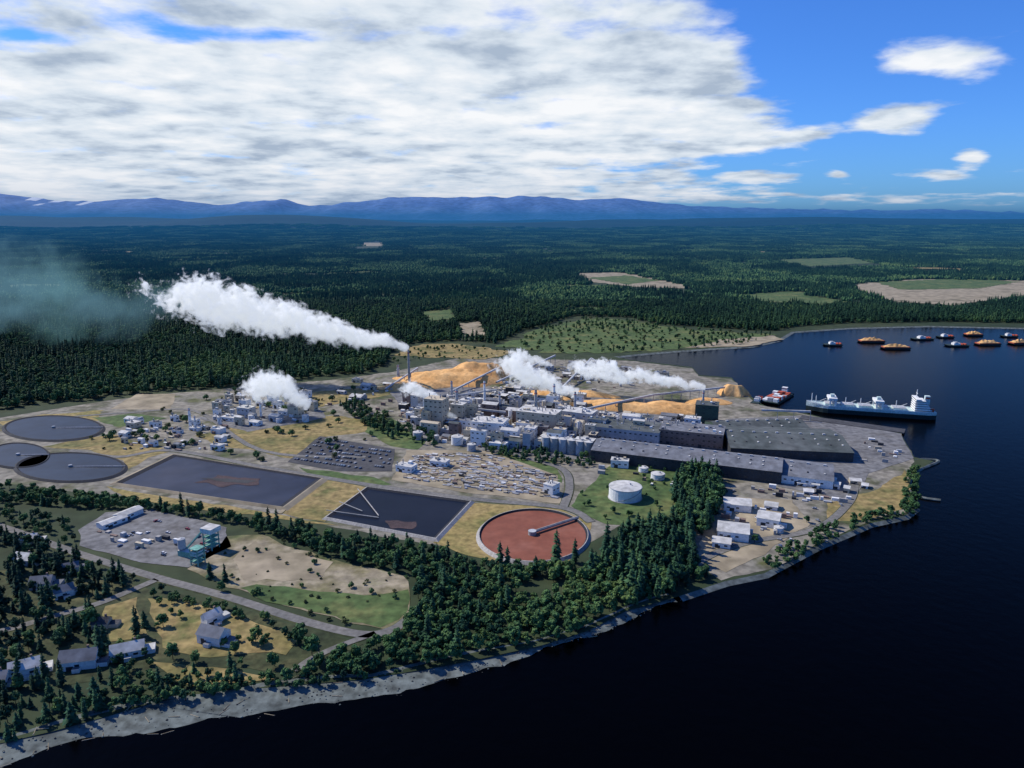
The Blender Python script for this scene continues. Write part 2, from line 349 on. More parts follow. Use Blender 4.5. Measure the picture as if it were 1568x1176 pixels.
for e in [(82,657,76,19),(28,699,48,19),(108,717,84,22)]:
    b,c=lagoon(ell(*e),'slate2','dark',2.2,1.3,.95)
    b.tube((c[0],c[1],1.5),(*gp(e[0]+e[2],e[1]),2.6),.6,'steel'); b.cyl(c,2,1,3.4,'steel'); b.obj('clarifier')
b,c=lagoon(ell(817,823,84,41),'red','conc',2.6,1.0,.955)
b.tube((*gp(815,820),3),(*gp(885,797),3),1.4,'conc'); b.cyl(gp(815,820),3.5,1,4.5,'conc',top='silver'); b.obj('effluent_clarifier')
# ---------- buildings
def building(name,fl,fr,depth,h,wall='silver',roof='rgrey',kind='flat',win=True,seed=0,world=False,z0=0):
    R=random.Random(seed+int(fl[0]*7+fl[1]*13))
    p,q=(fl,fr) if world else (gp(*fl),gp(*fr))
    A,B,Ln=frame(p,q); b=MB(); O=(p[0],p[1],z0)
    b.fbox(O,A,B,(0,Ln),(0,depth),(0,h),wall)
    if kind=='flat':
        b.fbox(O,A,B,(-.3,Ln+.3),(-.3,depth+.3),(h+.003,h+.6),wall,roof)
        for _ in range(int(3+Ln*depth/120)):
            a=R.uniform(1,max(Ln-4,1.5)); d=R.uniform(1,max(depth-4,1.5)); s=R.uniform(1.2,3.8)
            if R.random()<.6: b.fbox(O,A,B,(a,a+s),(d,d+s*R.uniform(.6,1.5)),(h+.6,h+.6+s*.7),R.choice(['silver','white','rgrey','beige']))
            else: b.cyl((O[0]+A[0]*a+B[0]*d,O[1]+A[1]*a+B[1]*d),.6,z0+h+.6,z0+h+R.uniform(2,6),'steel',8)
    else:
        rh=min(depth*.16,6) if kind=='gable' else depth*.4
        def Q(x,y,z): return (O[0]+A[0]*x+B[0]*y,O[1]+A[1]*x+B[1]*y,z0+z)
        e=.6
        for b0,b1 in((-e,depth/2),(depth+e,depth/2)):
            b.poly([Q(-e,b0,h-.05),Q(Ln+e,b0,h-.05),Q(Ln+e,b1,h+rh),Q(-e,b1,h+rh)],roof)
        b.poly([Q(0,0,h),Q(0,depth,h),Q(0,depth/2,h+rh-.1)],wall); b.poly([Q(Ln,0,h),Q(Ln,depth,h),Q(Ln,depth/2,h+rh-.1)],wall)
        if kind=='gable' and Ln>30:
            n=int(Ln/12)
            for i in range(n):
                a=Ln*(i+.5)/n; b.fbox(O,A,B,(a-1.5,a+1.5),(depth/2-1,depth/2+1),(h+rh-.4,h+rh+1.2),'silver')
                for bb in(.2,.35):
                    if R.random()<.6: zz=h+rh*bb*2; b.fbox(O,A,B,(a-.8,a+.8),(depth*bb-1.5,depth*bb+1.5),(zz-.1,zz+.6),R.choice(['rlight','rdark']))
    if win:
        fl_=max(1,int(h/6))
        for r in range(fl_):
            zc=h*(r+.55)/fl_
            n=max(1,int(Ln/6))
            for i in range(n):
                a=Ln*(i+.5)/n
                if R.random()<.8: b.fbox(O,A,B,(a-1.3,a+1.3),(-.08,.1),(zc-.7,zc+.7),'glass')
            n=max(1,int(depth/6))
            for i in range(n):
                a=depth*(i+.5)/n
                if R.random()<.8: b.fbox(O,A,B,(Ln-.1,Ln+.08),(a-1.3,a+1.3),(zc-.7,zc+.7),'glass')
        n=max(1,int(Ln/30))
        for i in range(n):
            a=Ln*(i+.3)/n; b.fbox(O,A,B,(a-2,a+2),(-.12,.1),(0,min(4.5,h*.5)),'dark')
    return b.obj(name)
building('warehouse',(905,706),(1195,742),48,13,'dark','rgrey','gable')
building('warehouse',(1196,740),(1275,750),55,9,'white','rgrey','gable')
building('warehouse',(1118,700),(1306,708),92,11,'dark','rgreen','gable')
building('warehouse',(1100,672),(1240,668),48,9,'dkgreen','rgreen','gable')
building('paper_machine_hall',(1008,680),(1106,690),40,18,'brown','rgrey','flat')
building('paper_machine_hall',(900,672),(1008,684),45,16,'silver','rgreen','flat')
building('boiler_house',(1063,652),(1098,655),24,28,'dkgreen','rgreen','flat')
building('digester_building',(650,655),(678,658),20,38,'beige','beige','flat')
building('digester_building',(690,650),(708,652),15,27,'beige','rlight','flat')
building('recovery_boiler',(790,660),(850,667),26,26,'beige','rlight','flat')
building('recovery_boiler',(722,670),(770,674),26,20,'white','rlight','flat')
building('pulp_dryer_building',(860,655),(905,661),24,22,'silver','rlight','flat')
building('office_building',(935,716),(962,718),14,8,'white','rlight','flat')
building('office_building',(606,722),(630,726),12,7,'white','rlight','flat')
building('office_building',(658,714),(682,717),12,6,'white','rlight','flat')
building('office_building',(832,756),(846,760),12,10,'white','rlight','flat')
building('long_shed',(158,812),(196,798),10,4.5,'white','rlight','gable')
building('long_shed',(186,800),(220,786),11,5,'white','rlight','gable')
for a in [((1108,782),(1150,786),18,7),((1158,805),(1192,811),18,8),((1098,826),(1146,832),22,8),((1090,838),(1118,842),12,5),((1170,780),(1190,783),12,4)]:
    building('storage_shed',a[0],a[1],a[2],a[3],'white','rlight','gable')
for i in range(9):
    u=1220+i*12+random.uniform(-4,4); v=742+random.uniform(-4,16); building('storage_shed',(u,v),(u+random.uniform(8,18),v+1.5),9,random.uniform(3,6),random.choice(['white','silver','beige']),'rlight','gable',seed=i)
Aw,Bw,_=frame(gp(905,706),gp(1195,742))
millpx=[(602,614),(640,612),(700,608),(760,598),(880,604),(890,636),(1000,638),(1062,644),(1050,672),(905,672),(900,700),(830,690),(740,688),(660,672),(610,646)]
mxs=[p[0] for p in millpx]; mys=[p[1] for p in millpx]
placed=[]; tries=0
while len(placed)<210 and tries<12000:
    tries+=1
    u=random.uniform(min(mxs),max(mxs)); v=random.uniform(min(mys),max(mys))
    if not pip(millpx,[u],[v])[0]: continue
    x,y=gp(u,v)
    Lb=random.uniform(6,24); Wb=random.uniform(6,16)
    if any(abs(x-a)<(Lb+c)*.38 and abs(y-b_)<(Wb+d)*.38 for a,b_,c,d in placed): continue
    placed.append((x,y,Lb,Wb)); hh=random.choice([5,6,8,10,12,14,17,21])*random.uniform(.8,1.15)
    if v<622 or (u>880 and v<652): hh=min(hh,7)
    q=(x+Aw[0]*Lb,y+Aw[1]*Lb)
    building('mill_building',(x,y),q,Wb,hh,random.choice(['white','white','silver','beige','brown','white','beige','conc','dark']),random.choice(['rlight','rlight','rgrey','rlight','rgreen','beige']),random.choice(['flat','flat','gable']),seed=len(placed),world=True)
def cluster(px,n,hs,name,colset,seed,Lr=(8,22)):
    R=random.Random(seed); w=gpl(px); X=[p[0] for p in w];Y=[p[1] for p in w]; pl=[]; t=0
    while len(pl)<n and t<3000:
        t+=1; x=R.uniform(min(X),max(X)); y=R.uniform(min(Y),max(Y))
        if not pip(w,[x],[y])[0]: continue
        Lb=R.uniform(*Lr); Wb=Lb*R.uniform(.5,.9)
        if any(math.hypot(x-a,y-b_)<(Lb+c)*.55 for a,b_,c in pl): continue
        pl.append((x,y,Lb)); h=R.uniform(*hs)
        building(name,(x,y),(x+Aw[0]*Lb,y+Aw[1]*Lb),Wb,h,R.choice(colset),R.choice(['rlight','rgrey','rlight']),R.choice(['flat','gable']),seed=t,world=True)
cluster([(312,640),(350,612),(470,606),(480,630),(440,652),(350,652)],26,(5,16),'chemical_plant_building',['white','white','silver','beige'],3)
cluster([(165,680),(180,648),(290,632),(340,660),(340,690),(250,688)],20,(3,7),'treatment_building',['white','white','beige'],4,(6,15))
cluster([(790,585),(800,562),(900,556),(1030,580),(1000,588),(900,588)],26,(4,12),'chip_handling_building',['white','silver','beige','brown'],5,(8,18))
cluster([(480,612),(520,585),(600,584),(600,600),(520,620)],6,(3,7),'storage_shed',['silver','beige'],6)
def stack(u,v,h,r=2,k='silver',name='smokestack'):
    p=gp(u,v); b=MB(); b.cyl(p,r*1.25,0,h,k,14,r2=r*.85,top='dark'); b.cyl(p,r*1.5,0,3,'conc',14); b.cyl(p,r*1.15,h*.9,h*.92,'rust',14)
    for a in(.33,.66): b.cyl(p,r*1.5,h*a,h*a+.5,'steel',14)
    return b.obj(name)
stack(627,592,60,1.8,'conc'); stack(700,640,40); stack(742,628,42,1.6,'white'); stack(765,640,36,1.5); stack(820,650,46,2.0,'conc'); stack(880,640,36,1.6); stack(692,616,32,1.6); stack(848,626,36,1.8,'white'); stack(292,655,26,1.6,'white'); stack(300,660,20,1.2,'white'); stack(950,592,26,1.4); stack(1075,640,38,1.5)
stack(610,580,24,2); stack(400,640,22,1.4,'white')
def tank(u,v,r,h,k='white',name='storage_tank'):
    p=gp(u,v); b=MB(); b.cyl(p,r,0,h,k,32,top='rlight',dome=r*.12); b.cyl(p,r*1.02,h-.5,h-.1,'silver',32); b.cyl(p,r*1.06,0,.5,'conc',32)
    b.cyl((p[0]+r*.3,p[1]),.8,h,h+r*.12+1,'silver',8)
    n=14
    for i in range(n):
        a0=i/n*2.2-2.4;a1=(i+1)/n*2.2-2.4; b.tube((p[0]+(r+.5)*math.cos(a0),p[1]+(r+.5)*math.sin(a0),h*i/n),(p[0]+(r+.5)*math.cos(a1),p[1]+(r+.5)*math.sin(a1),h*(i+1)/n),.25,'steel',4)
    return b.obj(name)
tank(957,762,15.5,12); tank(1007,733,7,6); tank(985,722,5,5); tank(1192,815,4,5); tank(640,672,6,9,'silver'); tank(700,680,7,10); tank(722,690,5,8,'silver')
for i in range(6): tank(836+i*13,690+i*1.6,5.2,17,'conc' if i%2 else 'silver','silo')
for i in range(5): tank(745+i*12,664+i*1.5,4,13,random.choice(['white','silver']),'storage_tank')
for i in range(40):
    u=random.uniform(620,895);v=random.uniform(620,682); tank(u,v,random.uniform(2.2,5),random.uniform(6,18),random.choice(['white','silver','beige','conc']))
for i in range(8): tank(random.uniform(330,470),random.uniform(625,650),random.uniform(2,5),random.uniform(5,11),random.choice(['white','silver']))
def conveyor(p0,h0,p1,h1,name='conveyor',w=2.5,k='silver'):
    a=gp(*p0); c=gp(*p1); A,B,Ln=frame(a,c); b=MB(); n=max(2,int(Ln/16)); 
    for i in range(n):
        t0=i/n;t1=(i+1)/n; z0=h0+(h1-h0)*t0;z1=h0+(h1-h0)*t1
        x0,y0=a[0]+A[0]*Ln*t0,a[1]+A[1]*Ln*t0;x1,y1=a[0]+A[0]*Ln*t1,a[1]+A[1]*Ln*t1
        c8=[(x+B[0]*s*w/2,y+B[1]*s*w/2,z+d) for (x,y,z) in((x0,y0,z0),(x1,y1,z1)) for s in(-1,1) for d in(0,2.4)]
        for f in((0,4,5,1),(2,3,7,6),(1,5,7,3),(0,2,6,4)): b.poly([c8[j] for j in f],k)
        for s in(-1,1): b.tube((x1+B[0]*s*w/2,y1+B[1]*s*w/2,0),(x1,y1,z1),.35,'steel',4)
    return b.obj(name)
conveyor((760,590),4,(850,560),18); conveyor((860,600),5,(905,565),18); conveyor((905,565),18,(960,590),8); conveyor((690,604),3,(760,580),16); conveyor((880,640),8,(1000,618),12)
conveyor((1000,618),12,(1110,604),10); conveyor((640,655),14,(720,640),14,'pipe_rack'); conveyor((720,640),12,(860,655),12,'pipe_rack'); conveyor((640,625),9,(760,610),12,'pipe_rack'); conveyor((1165,640),10,(1240,645),12); conveyor((590,600),3,(640,575),12)
def pile(name,u,v,rx,ry,h,ang=0,seed=0,k='chips'):
    c=gp(u,v); b=MB(); n=80; m=26; ca,sa=math.cos(ang),math.sin(ang)
    for j in range(m+1):
        r=j/m
        for i in range(n):
            a=2*math.pi*i/n; q=1+.35*mn.noise(Vector((math.cos(a)*1.8,math.sin(a)*1.8,seed)))
            x=rx*r*q*math.cos(a);y=ry*r*q*math.sin(a)
            prof_=min(1,(1-r)/.6); prof_=prof_*(1.25-.25*prof_)
            z=h*prof_*(.85+.35*mn.noise(Vector((x*.022,y*.03,seed+3)))+.1*mn.noise(Vector((x*.09,y*.09,seed+7))))+.3*mn.noise(Vector((x*.25,y*.25,seed)))*(1-r)
            b.v.append((c[0]+x*ca-y*sa,c[1]+x*sa+y*ca,max(z,0)+.35 if j<m else -.2))
    for j in range(m):
        for i in range(n):
            a=j*n+i;d=j*n+(i+1)%n; b.f.append((a,d,d+n,a+n)); b.m.append(b.mi(k))
    return b.obj(name,True)
pile('wood_chip_pile',690,584,92,42,19,-.15,1); pile('wood_chip_pile',642,592,66,26,9,.25,2); pile('wood_chip_pile',733,574,60,40,24,-.1,3)
pile('wood_chip_pile',955,626,92,20,12,-.28,4); pile('wood_chip_pile',1030,627,60,22,11,-.3,5); pile('wood_chip_pile',835,610,40,18,11,-.3,6); pile('wood_chip_pile',1124,604,24,17,17,0,7); pile('wood_chip_pile',1085,617,38,15,7,0,8); pile('wood_chip_pile',905,606,40,13,7,-.3,9)
# ---------- vehicles and yard items
def carmesh(col,name):
    b=MB()
    M[col[0]]=M.get(col[0]) or mat(col[0],[col[1]],rough=.3,spec=.5,fine=.03)
    k=col[0]
    prof=[(-2.2,.35),(2.2,.35),(2.25,.8),(1.2,.95),(.5,1.45),(-1.2,1.45),(-1.9,.95),(-2.25,.9)]
    for s in(-1,1): b.poly([(x,s*.9,z) for x,z in prof][::s],k)
    for i in range(len(prof)):
        p=prof[i];q=prof[(i+1)%len(prof)]; g_='glass' if i in(3,5) else k
        b.poly([(p[0],-.9,p[1]),(q[0],-.9,q[1]),(q[0],.9,q[1]),(p[0],.9,p[1])],g_)
    for s in(-1,1):
        b.poly([(1.0,s*.91,.97),(.45,s*.91,1.38),(-1.15,s*.91,1.38),(-1.7,s*.91,.97)],'glass')
        for x in(-1.4,1.4): b.tube((x,s*.7,.35),(x,s*.95,.35),.35,'dark',10)
    return b.mesh(name)
cars=[carmesh(c,'car') for c in [('car_paint_white',(.6,.6,.6)),('car_paint_blue',(.06,.1,.2)),('car_paint_grey',(.25,.27,.3)),('car_paint_dark',(.03,.04,.06)),('car_paint_light_blue',(.2,.28,.38)),('car_paint_grey',(.3,.32,.35)),('car_paint_red',(.25,.04,.03))]]
def put(me,name,x,y,z,rot,sc=1):
    o=bpy.data.objects.new(name,me); o.location=(x,y,z); o.rotation_euler=(0,0,rot); o.scale=(sc,)*3 if not hasattr(sc,'__len__') else sc; scene.collection.objects.link(o); return o
lotw=gpl([(448,706),(492,671),(600,690),(594,718),(520,718)])
O=gp(448,690); ang=math.atan2(Aw[1],Aw[0])
for r in range(-4,9):
    for c in range(-6,50):
        x=O[0]+Aw[0]*c*2.9+Bw[0]*r*12; y=O[1]+Aw[1]*c*2.9+Bw[1]*r*12
        if random.random()<.5+.6*mn.noise(Vector((x*.03,y*.03,0))): continue
        if pip(lotw,[x],[y])[0]: put(random.choice(cars[:-1]),'parked_car',x,y,.32,ang+math.pi/2+random.uniform(-.05,.05))
for i in range(26):
    u=random.uniform(150,335);v=random.uniform(795,855)
    if pip([(125,814),(162,790),(232,785),(340,812),(345,835),(290,862),(215,855)],[u],[v])[0]: x,y=gp(u,v); put(random.choice(cars),'parked_car',x,y,.32,random.choice([ang,ang+1.57])+random.uniform(-.1,.1),1.0)
for i in range(16): x,y=gp(random.uniform(1110,1290),random.uniform(745,840)); put(random.choice(cars),'parked_car',x,y,.5,random.uniform(0,3))
b=MB(); w=gpl([(612,732),(630,695),(742,695),(845,730),(850,764),(700,748)]); X=[p[0] for p in w];Y=[p[1] for p in w]
for i in range(900):
    x=random.uniform(min(X),max(X));y=random.uniform(min(Y),max(Y))
    if not pip(w,[x],[y])[0]: continue
    l=random.uniform(1.5,8);d=random.uniform(.8,2.4)
    if random.random()<.7: b.fbox((x,y),Aw,Bw,(0,l),(0,d),(0,random.uniform(.5,2.2)),random.choice(['conc','silver','conc','white','beige','dark','brown','brown','tan','tan']))
    else:
        for j in range(3): b.tube((x+Bw[0]*j,y+Bw[1]*j,.8),(x+Bw[0]*j+Aw[0]*l*1.3,y+Bw[1]*j+Aw[1]*l*1.3,.8),.45,'steel')
b.obj('stacked_materials')
b=MB()
for poly,n in [([(1110,742),(1290,752),(1300,775),(1200,765)],50),([(600,620),(900,650),(900,690),(700,686),(620,665)],520),([(480,600),(600,590),(600,640),(500,635)],50),([(170,660),(340,650),(340,690),(180,690)],80),([(1300,660),(1375,680),(1395,705),(1320,720)],26),([(130,815),(200,815),(320,830),(300,860),(220,855)],30),([(880,705),(1060,745),(1040,760),(900,725)],30),([(760,560),(900,556),(1000,590),(900,600),(770,600)],140),([(1085,770),(1200,765),(1230,800),(1150,850),(1085,850)],45),([(310,640),(470,612),(490,640),(380,660)],90)]:
    w=gpl(poly);X=[p[0] for p in w];Y=[p[1] for p in w]
    for i in range(n):
        x=random.uniform(min(X),max(X));y=random.uniform(min(Y),max(Y))
        if pip(w,[x],[y])[0]: b.fbox((x,y),Aw,Bw,(0,random.uniform(1.5,8)),(0,random.uniform(1.5,4)),(0,random.uniform(1,4.5)),random.choice(['conc','silver','brown','white','beige','dark','brown','white','conc','white']))
b.obj('yard_containers')
b=MB(); p=gp(292,866); A,B=Aw,Bw
def lattice(b,p,h,w,k,lev=4):
    for s in(0,1):
        for t in(0,1): b.fbox(p,A,B,(s*w,s*w+.7),(t*w,t*w+.7),(0,h),k)
    for i in range(lev):
        z=h*(i+1)/lev; b.fbox(p,A,B,(-.3,w+1),(-.3,w+1),(z-.5,z),k)
        b.tube((p[0],p[1],z-h/lev),(p[0]+A[0]*w,p[1]+A[1]*w,z),.3,k,4)
lattice(b,p,14,7,'teal'); p2=gp(312,842); lattice(b,p2,15,8,'teal'); b.fbox(p2,A,B,(-1,10),(-1,10),(15,19),'pale','rlight'); b.fbox(p,A,B,(0,7),(0,7),(8,12),'pale','beige')
p3=gp(280,850); b.cyl(p3,3,6,14,'silver',14,dome=1); b.tube((p3[0],p3[1],2),(p2[0],p2[1],16),1,'teal'); b.fbox(p3,A,B,(-2,12),(-3,3),(0,5),'teal','rlight'); b.obj('batching_plant')
# ---------- ship
def ship():
    a=gp(1237,627,-2); c=gp(1430,640,-2); A,B,Ln=frame(a,c)
    b=MB(); Wd=13.5
    def Q(x,y,z): return (a[0]+A[0]*x+B[0]*y,a[1]+A[1]*x+B[1]*y,z-2)
    st=[]; n=26
    for i in range(n+1):
        t=i/n; hb=Wd*min(1,(t/.16)**.6 if t>0 else 0)*(1 if t<.93 else 1-.25*((t-.93)/.07)); hw=hb*(.85 if t<.1 else .97)
        dz=9.5+(3*(1-t/.12) if t<.12 else 0); x=t*Ln-(0 if t>.02 else 3)
        st.append((x,max(hb,.2),max(hw,.1),dz))
    for i in range(n):
        x0,h0,w0,d0=st[i];x1,h1,w1,d1=st[i+1]
        for s in(-1,1):
            b.poly([Q(x0,s*w0,-1),Q(x1,s*w1,-1),Q(x1,s*(w1*.6+h1*.4),6),Q(x0,s*(w0*.6+h0*.4),6)],'hull')
            b.poly([Q(x0,s*(w0*.6+h0*.4),6),Q(x1,s*(w1*.6+h1*.4),6),Q(x1,s*h1,d1),Q(x0,s*h0,d0)],'pale')
            b.poly([Q(x0,s*h0,d0),Q(x1,s*h1,d1),Q(x1,s*h1,d1+1.1),Q(x0,s*h0,d0+1.1)],'white')
        b.poly([Q(x0,-h0,d0-.02),Q(x1,-h1,d1-.02),Q(x1,h1,d1-.02),Q(x0,h0,d0-.02)],'pale')
    x,h_,w_,d_=st[-1]; b.poly([Q(x,-w_,-1),Q(x,w_,-1),Q(x,h_,d_),Q(x,-h_,d_)],'pale')
    O=(a[0],a[1],-2)
    for i in range(5):
        x=Ln*(.13+.135*i); b.fbox(O,A,B,(x,x+Ln*.105),(-8,8),(9.5,12),'pale','rlight')
        b.fbox(O,A,B,(x+.5,x+Ln*.105-.5),(-8.3,8.3),(12,12.5),'silver')
    for f in(.16,.53):
        x=Ln*f
        for s in(-11.5,10.5): b.fbox(O,A,B,(x,x+2),(s,s+1.4),(9.5,18),'white'); b.fbox(O,A,B,(x+7,x+9),(s,s+1.4),(9.5,18),'white')
        b.fbox(O,A,B,(x-1,x+10),(-12,12),(18,21),'white'); b.fbox(O,A,B,(x+2,x+7),(-5,1),(21,25),'pale')
    for f in(.06,.3,.42,.7): b.tube(Q(Ln*f,0,9),Q(Ln*f,0,21),.45,'white'); b.tube(Q(Ln*f,0,11),Q(Ln*f+12,-6,19),.3,'white')
    x=Ln*.83
    for lv,(l,wd) in enumerate([(20,12),(18,11.5),(16,11),(14,10.5),(12,10)]):
        z=9.5+lv*3; b.fbox(O,A,B,(x,x+l),(-wd,wd),(z,z+2.9),'white'); b.fbox(O,A,B,(x-.1,x+l+.1),(-wd-.1,wd+.1),(z+1.4,z+2.0),'glass'); b.fbox(O,A,B,(x-.4,x+l+.8),(-wd-.5,wd+.5),(z+2.7,z+3),'white')
    b.fbox(O,A,B,(x,x+6),(-13.5,13.5),(24.5,27),'white'); b.fbox(O,A,B,(x-.1,x+6.1),(-12,12),(25.4,26.4),'glass')
    b.fbox(O,A,B,(x+13,x+19),(-3,3),(18.5,30),'pale'); b.fbox(O,A,B,(x+13.2,x+18.8),(-3.1,3.1),(26,28.5),'rust')
    b.tube(Q(x+3,0,27),Q(x+3,0,38),.5,'white'); b.tube(Q(x+3,-4,33),Q(x+3,4,33),.3,'white'); b.tube(Q(4,0,12),Q(4,0,24),.5,'white')
    b.fbox(O,A,B,(x+20,x+24),(-9,-5),(9.5,14),'rust')
    b.obj('cargo_ship')
ship()
def barge(name,u,v,ln,wd,ang,load='chips',h=7,seed=0):
    c=gp(u,v,-2); A=(math.cos(ang),math.sin(ang)); B=(-A[1],A[0]); b=MB()
    def Q(x,y,z): return (c[0]+A[0]*x+B[0]*y,c[1]+A[1]*x+B[1]*y,z-2)
    l=ln/2;w=wd/2
    pr=[(-l+4,-.5),(l-4,-.5),(l,3),(-l,3)]
    for s in(-1,1): b.poly([Q(x,s*w,z) for x,z in pr],'hull')
    for i in range(4):
        p=pr[i];q=pr[(i+1)%4]; b.poly([Q(p[0],-w,p[1]),Q(q[0],-w,q[1]),Q(q[0],w,q[1]),Q(p[0],w,p[1])],'hull')
    O=(c[0],c[1],-2)
    if load=='chips':
        for s in(-1,1): b.fbox(O,A,B,(-l+3,l-3),(s*(w-1)-.2,s*(w-1)+.2),(3,5),'rust'); b.fbox(O,A,B,(s*(l-3)-.2,s*(l-3)+.2),(-w+1,w-1),(3,5),'rust')
        n,m=24,10
        g=[[Q((i/n-.5)*(ln-7),(j/m-.5)*(wd-2.6),4.6+h*(1-abs(2*i/n-1)**2.5)*(1-abs(2*j/m-1)**1.6)*(.8+.6*mn.noise(Vector((i*.3,j*.4,seed))))) for j in range(m+1)] for i in range(n+1)]
        for i in range(n):
            for j in range(m): b.poly([g[i][j],g[i+1][j],g[i+1][j+1],g[i][j+1]],'chips')
    elif load=='box':
        R=random.Random(seed)
        for i in range(int(ln/9)-1):
            for s in(-1,0,1): b.fbox(O,A,B,(-l+5+i*9,-l+12.5+i*9),(s*wd*.3-wd*.13,s*wd*.3+wd*.13),(3,R.uniform(5,9)),R.choice(['rust','rust','white','white','silver']))
        b.fbox(O,A,B,(l-8,l-2),(-4,4),(3,12),'white'); b.fbox(O,A,B,(l-8.1,l-1.9),(-4.1,4.1),(9.5,10.7),'glass')
    else:
        b.fbox(O,A,B,(-l*.4,l*.2),(-w*.6,w*.6),(3,7),'white'); b.fbox(O,A,B,(-l*.3,0),(-w*.5,w*.5),(7,9),'silver')
        for i in range(6): b.fbox(O,A,B,(l*.25+i*2,l*.25+i*2+1.4),(-w*.6,w*.6),(3,4+i%3),'rust')
    return b.obj(name)
for i,(u,v,l,ld) in enumerate([(1334,524,56,'chips'),(1371,534,58,'chips'),(1275,529,38,'deck'),(1412,520,48,'deck'),(1447,517,36,'deck'),(1465,530,46,'deck'),(1490,514,40,'chips'),(1512,528,52,'chips'),(1560,527,44,'chips'),(1545,516,34,'deck')]):
    barge('chip_barge' if ld=='chips' else 'deck_barge',u,v,l,18,random.uniform(-.25,.15),ld,7,i)
barge('freight_barge',1190,611,78,26,math.radians(52),'box',seed=5); barge('deck_barge',1160,616,40,12,math.radians(58),'deck')
b=MB(); a=gp(1225,640);c=gp(1385,662); A,B,Ln=frame(a,c)
b.fbox((a[0],a[1]),A,B,(0,Ln),(-6,14),(-.6,.9),'asph')
for i in range(int(Ln/8)): b.tube((a[0]+A[0]*i*8+B[0]*13,a[1]+A[1]*i*8+B[1]*13,-3),(a[0]+A[0]*i*8+B[0]*13,a[1]+A[1]*i*8+B[1]*13,-.5),.5,'bark')
b.obj('pier')
b=MB(); w_=smoothline(gpl([(1385,735),(1392,752),(1408,762),(1440,767)],-2)); 
for i in range(len(w_)-1): b.tube((*w_[i],-1.6),(*w_[i+1],-1.6),1.8,'beach',6)
w_=smoothline(gpl([(1396,708),(1415,704),(1437,707),(1418,716),(1400,722)],-2))
for i in range(len(w_)-1): b.tube((*w_[i],-1.6),(*w_[i+1],-1.6),1.8,'beach',6)
b.obj('breakwater')
# ---------- houses
def house(u,v,ln,wd,h,ang,wall,roof):
    c=gp(u,v); A=(math.cos(ang),math.sin(ang)); q=(c[0]+A[0]*ln,c[1]+A[1]*ln)
    o=building('house',c,q,wd,h,wall,roof,'house',True,seed=int(u),world=True)
    b=MB(); B=(-A[1],A[0]); b.fbox((c[0],c[1]),A,B,(ln*.7,ln*.7+1.2),(wd*.55,wd*.55+1),(h,h+wd*.4+1.2),'brown'); b.fbox((c[0],c[1]),A,B,(ln*.4,ln*.4+4),(-3,-.1),(0,2.6),wall,roof); b.fbox((c[0],c[1]),A,B,(ln+.1,ln+6),(1,wd-1),(0,2.8),wall,roof)
    b.obj('porch_and_chimney',parent=o)
for t in [(302,985,17,11,6.5,-.3,'white','rgrey'),(318,962,11,8,6,.9,'white','rlight'),(15,1045,15,10,6,.5,'white','rlight'),(90,1030,20,12,6,.2,'white','rgrey'),(170,1015,18,10,5,.4,'white','rlight'),(45,905,14,10,5,.2,'silver','rgrey'),(20,865,14,10,5,-.2,'silver','rlight'),(85,920,12,9,5,.7,'white','rgrey'),(-60,940,14,9,5,.4,'beige','rdark'),(140,965,10,8,4,.1,'beige','rdark'),(-40,1060,16,10,5,.2,'white','rgrey'),(30,835,12,9,4,.3,'beige','rlight'),(95,880,11,8,4,.5,'white','rgrey')]: house(*t)
# ---------- trees
def conifer(seed,h=25,r=4.3,lv=15,nb=8,full=True):
    R=random.Random(seed); b=MB(); b.tube((0,0,-.5),(0,0,h*.97),h*.016+.12,'bark',5,.05)
    for i in range(lv):
        t=i/(lv-1); z=h*(.1+.87*t); rr=r*(1-t)**.62*R.uniform(.6,1.15)+.35
        for j in range(nb):
            if R.random()<.18: continue
            a=2*math.pi*(j+R.random()*.8+i*.37)/nb; l=rr*R.uniform(.6,1.25); dz=-l*.28
            ca,sa=math.cos(a),math.sin(a); w=l*.34+.25
            p0=(0,0,z+.35); mid=(ca*l*.55,sa*l*.55,z+R.uniform(-.1,.3)); tip=(ca*l,sa*l,z+dz)
            m1=(mid[0]-sa*w,mid[1]+ca*w,mid[2]-.45);m2=(mid[0]+sa*w,mid[1]-ca*w,mid[2]-.45)
            b.poly([p0,m1,mid],'leafc'); b.poly([p0,mid,m2],'leafc'); b.poly([m1,tip,mid],'leafc'); b.poly([mid,tip,m2],'leafc')
            if full:
                l2=l*.6; b.poly([(ca*l2*.3,sa*l2*.3,z-.3),(ca*l2-sa*w*.9,sa*l2+ca*w*.9,z-1.1),(ca*l2+sa*w*.9,sa*l2-ca*w*.9,z-1.3)],'leafc')
    return b
